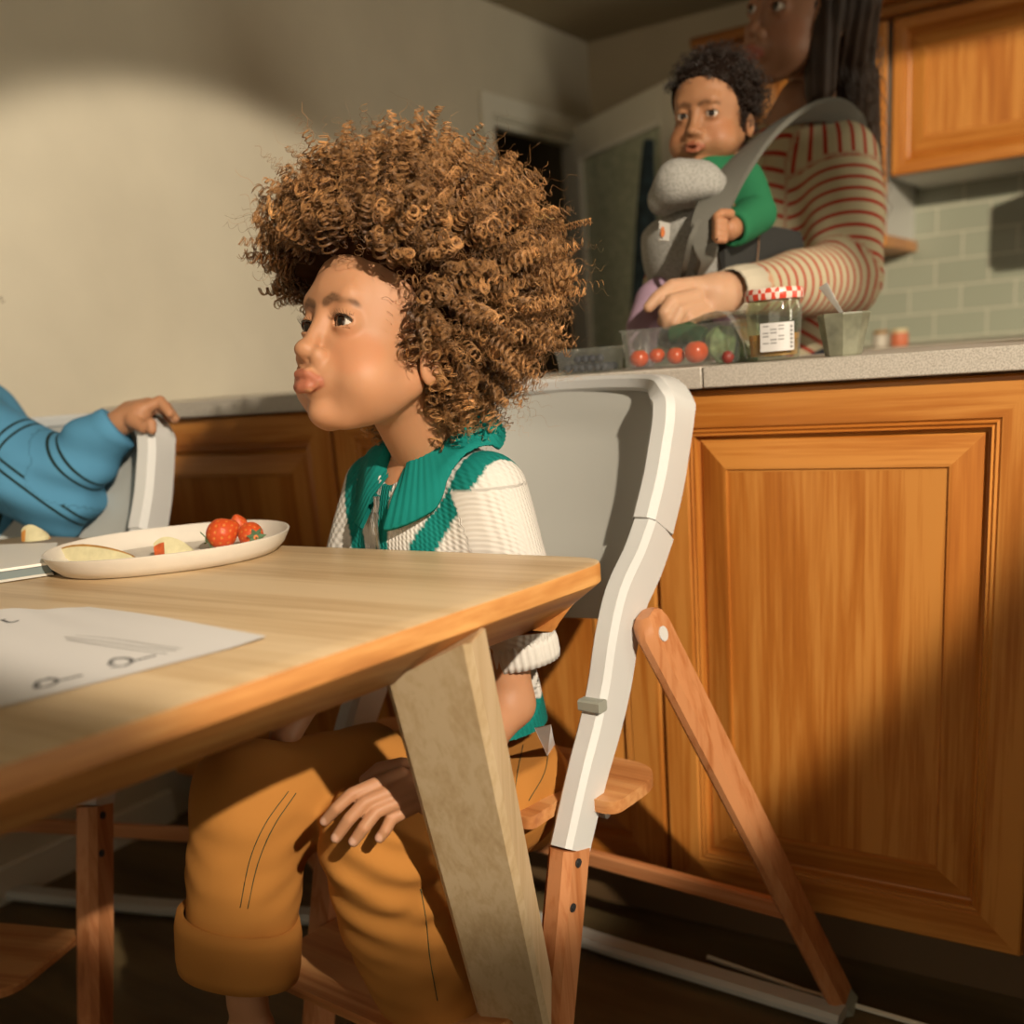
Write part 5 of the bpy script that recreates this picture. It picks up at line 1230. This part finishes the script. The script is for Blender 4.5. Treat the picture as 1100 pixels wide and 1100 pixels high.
slice_('apple_slice', tab(167, 598, TZp+.004), tab(209, 594, TZp+.004), .026, .026, 'short apple chunk with red skin on its left, middle of the plate', skR, 3)
pcp = tab(39, 583, TZp+.022)
# book stack at far left, with paper and fruit piece
bk = empty('board_book', tab(0, 606, TZp)); tag(bk, 'white topped board book with blue grey edge beside the left end of the plate', 'book')
pq = [tab(58, 604, TZp), tab(-120, 630, TZp), tab(-120, 585, TZp), tab(38, 579, TZp)]
def slab(poly, z0, z1): return prism([(p[0], p[1]) for p in poly], z0, z1)
bq = [tab(55, 604, TZp+.016), tab(-140, 632, TZp+.016), tab(-140, 590, TZp+.016), tab(62, 583, TZp+.016)]
rel(mk('cover', *slab(bq, TZp+.0135, TZp+.0165), pri('book_white', (.82, .79, .72), .5)), bk)
rel(mk('page_block', *slab([p+(sum(bq)/4-p)*.012 for p in bq], TZp+.004, TZp+.0135), pri('book_blue_grey', (.16, .20, .20), .6)), bk)
rel(mk('back_cover', *slab(bq, TZp+.0012, TZp+.004), pri('book_pale', (.55, .53, .47), .6)), bk)
slice_('fruit_chunk', tab(25, 581, TZp+.017), tab(53, 579, TZp+.017), .024, .026, 'small fruit chunk with orange skin sitting on the white book', skO, 2)
# paper sheet: gently wavy
pp = [(285, 688), (0, 762), (-150, 800), (-150, 700), (0, 657), (60, 653), (110, 657), (130, 666), (170, 673), (230, 682)]
c00, c10, c11, c01 = tab(287, 688), tab(-160, 803), tab(-160, 672), tab(95, 654)
vsP = []; nx, ny = 60, 24
for th in (0, .0004):
    for j in range(ny+1):
        for i in range(nx+1):
            a, b_ = i/nx, j/ny; p = (c00*(1-a)+c10*a)*(1-b_)+(c01*(1-a)+c11*a)*b_
            zw = .0012+.0022*(1+math.sin(9*a+4*b_))*b_+.0022*max(0, 1-a*9)*(1-b_)+.0012*math.sin(16*a)**2*b_; vsP.append((p[0], p[1], TZp+zw+th))
fsP = []; NN = (nx+1)*(ny+1)
for j in range(ny):
    for i in range(nx):
        a = j*(nx+1)+i; fsP.append((a, a+1, a+nx+2, a+nx+1)); fsP.append((NN+a+nx+1, NN+a+nx+2, NN+a+1, NN+a))
sheet = empty('paper_sheet', (c00[0], c00[1], TZp)); tag(sheet, 'creased white printed sheet of paper lying on the near end of the table', 'paper')
rel(mk('sheet', vsP, fsP, pri('paper_white', (.70, .68, .66), .7, .2), None, True), sheet)
ink = pri('grey_ink', (.07, .07, .07), .8); inkL = pri('pale_ink', (.36, .35, .33), .8)
def sheet_z(p):
    M2 = np.array([c00-c10, c00-c01])[:, :2]  # approx inverse map
    d = p[:2]-c00[:2]; A_ = np.stack([(c10-c00)[:2], (c01-c00)[:2]], 1); ab = np.linalg.solve(A_, d); a, b_ = np.clip(ab, 0, 1)
    return TZp+.0012+.0022*(1+math.sin(9*a+4*b_))*b_+.0022*max(0, 1-a*9)*(1-b_)+.0012*math.sin(16*a)**2*b_+.0008
def stroke(pts, w_):
    ps = [tab(a, b_) for a, b_ in pts]; ps = spline(ps, 4) if len(ps) > 2 else ps; out = []
    for p in ps: p = np.array(p); p[2] = sheet_z(p); out.append(p)
    return sweep(out, [(w_/2, -.00015), (w_/2, .00015), (-w_/2, .00015), (-w_/2, -.00015)], side=(out[1]-out[0])[[1, 0, 2]]*V3(-1, 1, 0))
for gl in ([[(118, 716), (122, 711), (136, 710), (143, 713), (134, 718), (120, 719)], [(140, 714), (168, 707)], [(117, 717), (124, 715)]],
           [[(38, 740), (42, 735), (56, 732), (62, 735), (52, 740), (38, 742)], [(60, 735), (89, 728)], [(36, 741), (44, 739)]], [[(3, 672), (12, 668), (21, 670), (12, 674), (3, 672)]]):
    rel(mk('bold_letter', *merge([stroke(g_, .0026) for g_ in gl]), ink), sheet)
rel(mk('fine_print', *merge([stroke([(70, 687), (110, 692), (150, 698), (190, 702)], .0012), stroke([(72, 690), (110, 696), (150, 702), (180, 705)], .0010), stroke([(82, 685), (120, 689), (170, 697), (195, 700)], .0008)]), inkL), sheet)

# ================================================================== THINGS ON THE COUNTER
CT = .917
def glassy(name, col=(1, 1, 1), tr=.86, rough=.06):
    t = NT(name); n = t.n; tp_ = t.add('ShaderNodeBsdfTransparent'); tp_.inputs[0].default_value = tuple(col)+(1,); gl = t.add('ShaderNodeBsdfGlossy'); gl.inputs['Roughness'].default_value = rough
    df = t.add('ShaderNodeBsdfDiffuse'); df.inputs[0].default_value = (.75, .78, .74, 1); m5 = t.add('ShaderNodeMixShader'); m5.inputs[0].default_value = .35; t.l(gl.outputs[0], m5.inputs[1]); t.l(df.outputs[0], m5.inputs[2]); mx = t.add('ShaderNodeMixShader'); lw3 = t.add('ShaderNodeLayerWeight', i_Blend=.35); pw = t.add('ShaderNodeMath', operation='POWER'); t.l(lw3.outputs['Facing'], pw.inputs[0]); pw.inputs[1].default_value = 3; ad = t.add('ShaderNodeMath', operation='MULTIPLY_ADD'); t.l(pw.outputs[0], ad.inputs[0]); ad.inputs[1].default_value = .5; ad.inputs[2].default_value = 1-tr; ad.use_clamp = True
    t.l(ad.outputs[0], mx.inputs[0]); t.l(tp_.outputs[0], mx.inputs[1]); t.l(m5.outputs[0], mx.inputs[2]); t.l(mx.outputs[0], t.out.inputs[0]); return t.m
PL = glassy('clear_plastic', (.93, .95, .92), .84, .12); GL = glassy('clear_glass', (.88, .90, .80), .92, .06)
YJ = 1.445
jb = on(832, 384, 1, YJ); jr = (on(858, 340, 1, YJ)[0]-on(804, 340, 1, YJ)[0])/2
jar = empty('jam_jar', (jb[0], YJ, CT)); tag(jar, 'glass jam jar with red and white checked lid and white paper label', 'jar')
H_ = on(832, 322, 1, YJ)[2]-CT
mk('glass', *lathe([(jr*.84, .001), (jr*.90, .004), (jr*.97, H_*.55), (jr*1.0, H_*.86), (jr*.93, H_*.93), (jr*.93, H_*.99), (jr*.90, H_*.99), (jr*.90, H_*.9), (jr*.94, H_*.8), (jr*.86, .006), (.0001, .005)], 24, sq=2.8), GL, jar, 30)
mk('honey', *lathe([(.0001, .006), (jr*.84, .007), (jr*.90, H_*.40), (jr*.905, H_*.44), (.0001, H_*.42)], 24, sq=2.8), pri('amber_honey', (.50, .24, .05), .25, noise=.3, nscale=60), jar, 30)
t = NT('gingham_lid'); tc = t.add('ShaderNodeTexCoord'); ck = t.add('ShaderNodeTexChecker', i_Scale=115.0); mp = t.add('ShaderNodeMapping'); mp.inputs['Rotation'].default_value = (.02, .02, .6); t.l(tc.outputs['Object'], mp.inputs[0]); t.l(mp.outputs[0], ck.inputs[0]); ck.inputs[1].default_value = (.62, .06, .03, 1); ck.inputs[2].default_value = (.72, .58, .50, 1); t.l(ck.outputs[0], t.b.inputs['Base Color']); t.b.inputs['Roughness'].default_value = .35
mk('lid', *lathe([(jr*1.02, H_*.99), (jr*1.10, H_*1.0), (jr*1.12, H_*1.04), (jr*1.12, H_*1.14), (jr*1.06, H_*1.18), (.0001, H_*1.19)], 40), t.m, jar, 40)
# label: curved patch facing the viewer
cam_dir = math.atan2(-YJ, -jb[0])
lvv = []
def labp(u_, z, r_): a = cam_dir+.10+u_; k = (abs(math.cos(a))**2.8+abs(math.sin(a))**2.8)**(-1/2.8); return (r_*k*math.cos(a), r_*k*math.sin(a), z)
us = np.linspace(-.62, .62, 13)
lv_ = [labp(u_, z, jr*1.0+.0012) for z in (H_*.16, H_*.62) for u_ in us]+[labp(u_, z, jr*1.0+.0004) for z in (H_*.16, H_*.62) for u_ in us]
n13 = 13; lf_ = []
for i in range(12): lf_ += [(i, i+1, n13+i+1, n13+i), (2*n13+i, 3*n13+i, 3*n13+i+1, 2*n13+i+1), (i, 2*n13+i, 2*n13+i+1, i+1), (n13+i, n13+i+1, 3*n13+i+1, 3*n13+i)]
mk('paper_label', lv_, lf_, pri('label_paper', (.66, .64, .62), .7), jar)
tx = []
for k in range(6):
    z = H_*(.56-.055*k)
    for (u0, u1) in ((-.52, -.30), (-.24, -.02), (.04, .22)):
        if (k+int(u0*100)) % 3 == 0: continue
        q = [labp(u0, z, jr+.0016), labp(u1, z, jr+.0016), labp(u1, z+.0015, jr+.0016), labp(u0, z+.0015, jr+.0016)]; tx.append((q, [(0, 1, 2, 3)]))
for k in range(6):
    z = H_*(.20+.065*k); q = [labp(.44, z, jr+.0016), labp(.54, z, jr+.0016), labp(.54, z+.0028, jr+.0016), labp(.44, z+.0035, jr+.0016)]; tx.append((q, [(0, 1, 2, 3)]))
mk('label_print', *merge(tx), pri('label_ink', (.25, .24, .23), .8), jar)
# mug + spoon
YM = 1.460
mb = on(906, 377, 1, YM); mr = (on(938, 345, 1, YM)[0]-on(882, 345, 1, YM)[0])/2; mh = on(906, 336, 1, YM)[2]-CT
mug = empty('cup', (mb[0], YM, CT)); tag(mug, 'faceted grey green glazed cup with a spoon standing in it, on the counter', 'cup')
v_, f_ = lathe([(mr*.66, 0), (mr*.70, .002), (mr*1.0, mh-.002), (mr*.99, mh), (mr*.94, mh), (mr*.64, .006), (.0001, .005)], 8, rot=.25)
mk('cup_body', v_, f_, pri('glazed_stoneware', (.19, .19, .13), .25, .6, noise=.35, nscale=35), mug)
spn = empty('spoon', (mb[0], YM, CT+.008)); tag(spn, 'metal spoon standing in the grey green cup', 'spoon')
s0 = on(884, 306, 1, YM-.01); s1_ = on(906, 340, 1, YM+.0); s2q = s1_+(s1_-s0)*.7; s2q = V3(min(s2q[0], mb[0]+mr*.55), YM, CT+.012)
sp3 = spline([s0, (s0+s1_)/2+V3(0, .001, 0), s1_, s2q], 5); ks = len(sp3)
rel(mk('spoon_metal', *sweep(sp3, octo(.0035, .0008, .0004), side=(1, 0, .3), scales=[(max(.75, 1.8-1.1*i/ks*2), 1) for i in range(ks)]), pri('spoon_steel', (.6, .58, .54), .3, metal=.6), None, 40), spn)
# tomato punnet (clear clamshell)
YP = 1.462
xa, xb = on(668, 396, 1, YP-.04)[0], on(792, 388, 1, YP-.04)[0]; ph_ = on(730, 349, 1, YP-.04)[2]-CT
pun = empty('punnet', ((xa+xb)/2, YP, CT)); tag(pun, 'clear plastic punnet with ribbed sides holding tomatoes, its lid tipped open', 'punnet')
hx = (xb-xa)/2; hy = .045
rr = []
def rrect(hx_, hy_, z, r=.012, n=5, rib=0):
    pts = rounded([V3(-hx_, -hy_), V3(hx_, -hy_), V3(hx_, hy_), V3(-hx_, hy_)], [r]*4, n); out = []
    for a in range(len(pts)):
        p, q = pts[a], pts[(a+1) % len(pts)]; L_ = np.linalg.norm(q-p); m_ = max(1, int(L_/.004))
        for k in range(m_): s_ = p+(q-p)*k/m_; out.append(s_)
    return out
base = rrect(hx*.95, hy*.9, 0)
def ringp(sc_, z, rib):
    out = []
    for i, p in enumerate(base):
        k = sc_*(1+(.012 if (i//2) % 2 else 0)*rib); out.append((p[0]*k, p[1]*k, z))
    return out
v_, f_ = loops([ringp(.97, .0015, 0), ringp(1.0, .004, .6), ringp(1.05, ph_*.9, 1), ringp(1.06, ph_*.93, 0), ringp(1.10, ph_*.95, 0), ringp(1.10, ph_*.99, 0), ringp(1.05, ph_*.96, 0)], True, False); f_.append(tuple(range(len(base)))[::-1])
mk('tray', v_, f_, PL, pun, 40)
lidp = []
l0 = V3(hx*.35, -hy*.7, ph_*.98); 
v_, f_ = loops([[(x_*.30*hx*2+hx*.55, y_*hy*.9, ph_*1.0+x_*.35*.05*-1+dz_) for x_, y_ in ((-1, -1), (.6, -1), (.6, 1), (-1, 1))] for dz_ in (0, .004)], True, False)
pts = [V3(hx*.15, -hy, ph_+.002), V3(hx*.75, -hy*.9, ph_+.012), V3(hx*1.05, -hy*.8, ph_*.55), V3(hx*1.12, -hy*.8, ph_*.1)]
sp4 = spline(pts, 5); v_, f_ = loops([[p, p+V3(0, hy*1.7, 0), p+V3(.0008, hy*1.7, .0008), p+V3(.0008, 0, .0008)] for p in sp4], True, True)
mk('lid', v_, f_, PL, pun, 40)
tom = vcol('tomato_skin', .22, .6)
def tomato(px, py, r, lab, Y=YP-.018, name='tomato'):
    p = on(px, py, 1, Y); p[2] = max(p[2], CT+r*.95+.002); ro = empty(name, p); tag(ro, lab, 'tomato', 'tomatoes in the punnet')
    sv_, sf_ = sphere_np(24, 16); k = 1-.10*np.exp(-((1-sv_[:, 2])/.06)); w_ = sv_*r*np.stack([np.ones(len(sv_)), np.ones(len(sv_)), .92*k], 1)*(1+.012*np.cos(5*np.arctan2(sv_[:, 1], sv_[:, 0])))[:, None]
    meshnp('flesh', w_, sf_, tom, ro, np.tile((.66, .085, .018), (len(w_), 1)))
    mk('calyx', *merge([sweep([V3(0, 0, r*.84), V3(math.cos(a)*r*.45, math.sin(a)*r*.45, r*.90)], circ(.0012, 5), scales=[1, .3]) for a in np.arange(5)*1.256]), pri('calyx_green', (.06, .12, .03), .7), ro)
tomato(687, 385, .0135, 'leftmost tomato of the row inside the clear punnet')
tomato(706, 382, .0115, 'small tomato with a white sticker spot, second from the left in the punnet', Y=YP-.008)
tomato(726, 382, .0130, 'third tomato from the left inside the clear punnet')
tomato(748, 378, .0170, 'biggest and rightmost tomato inside the clear punnet')
# blueberries tub
xc_, Yb = on(635, 400, 1, 1.445)[0], 1.445
tub = empty('punnet', (xc_, Yb, CT)); tag(tub, 'low clear plastic tub of dark berries left of the tomato punnet', 'punnet')
base = rrect(.042, .036, 0)
v_, f_ = loops([ringp(.9, .0015, 0), ringp(.93, .003, .5), ringp(1.0, .030, 1), ringp(1.06, .033, 0), ringp(1.06, .037, 0), ringp(1.0, .035, 0)], True, False); f_.append(tuple(range(len(base)))[::-1]); mk('tray', v_, f_, PL, tub, 40)
bcol = pri('blueberry_skin', (.03, .035, .05), .55, .4); rb_ = np.random.RandomState(3); sv_, sf_ = sphere_np(14, 10)
bme = None
for k in range(22):
    gx, gy = (k % 6-2.5)*.0125, ((k//6) % 3-1)*.0155; gz = .0085 if k < 18 else .021
    if k >= 18: gx, gy = (-.018+(k-18)*.012), -.004
    ro = bpy.data.objects.new('blueberry', bme) if bme else meshnp('blueberry', sv_*.0066, sf_, bcol)
    if bme: COL.objects.link(ro)
    bme = ro.data; ro.location = (xc_+gx+rb_.uniform(-.001, .001), Yb+gy, CT+gz); tag(ro, 'dark blueberry, one of the heap in the low clear tub', 'blueberry', 'blueberries in the clear tub')
# cucumber / lettuce and cup behind
cu = mk('cucumber', *sweep([on(722, 360, 1, 1.49), on(740, 358, 1, 1.49), on(757, 362, 1, 1.49)], circ(.017, 14), scales=[.8, 1, .8]), pri('cucumber_skin', (.03, .08, .03), .5), smooth=50); tag(cu, 'dark green cucumber half inside the top of the clear tomato punnet', 'cucumber')
lt_v, lt_f = surfnet(lambda P: ell(P, on(775, 370, 1, 1.48), (.022, .018, .026))+.004*vnoise(P, 160, 2), on(775, 370, 1, 1.48)-V3(.04, .03, .04), on(775, 370, 1, 1.48)+V3(.04, .03, .04), .003)
lo_ = meshnp('lettuce', lt_v, lt_f, pri('pale_green_leaf', (.24, .32, .16), .6, noise=.3, nscale=80)); tag(lo_, 'pale green leafy vegetable at the right end of the clear punnet', 'vegetable')
gp = on(800, 372, 1, 1.53)
gc = mk('green_cup', *[(np.array(a)+0).tolist() if False else a for a in lathe([(.018, 0), (.019, .001), (.024, .047), (.0235, .049), (.021, .047), (.016, .004), (.0001, .003)], 28)], pri('green_enamel', (.03, .11, .035), .4), smooth=40); gc.location = (gp[0], 1.53, CT); tag(gc, 'small green cup between the clear punnet and the jam jar', 'cup')
rs = mk('radish', *lathe([(.0001, -.009), (.006, -.007), (.009, 0), (.006, .007), (.0001, .009)], 16), pri('radish_red', (.22, .03, .02), .5), smooth=True); rs.location = on(782, 384, 1, 1.425)*V3(1, 1, 0)+V3(0, 0, CT+.0095); tag(rs, 'small dark red radish beside the right end of the clear punnet', 'radish')
# little spice jars on the back worktop
for px, w2, cl, cap_c, lab in ((946, .022, (.50, .46, .40), (.30, .16, .05), 'white labelled spice pot on the back worktop, left of the pair'), (966, .024, (.55, .16, .08), (.6, .5, .3), 'red and pale spice pot on the back worktop, right of the pair')):
    p = on(px, 372, 1, 3.15); r_ = empty('spice_pot', (p[0], 3.15, .90)); tag(r_, lab, 'jar', 'spice pots on the back worktop')
    mk('pot', *lathe([(w2*.95, 0), (w2, .002), (w2, .032), (w2*.85, .036), (.0001, .036)], 24), pri('pot_body', cl, .4), r_, 40)
    mk('lid', *lathe([(w2*.9, .036), (w2*.92, .037), (w2*.92, .046), (.0001, .047)], 24), pri('pot_lid', cap_c, .4), r_, 40)
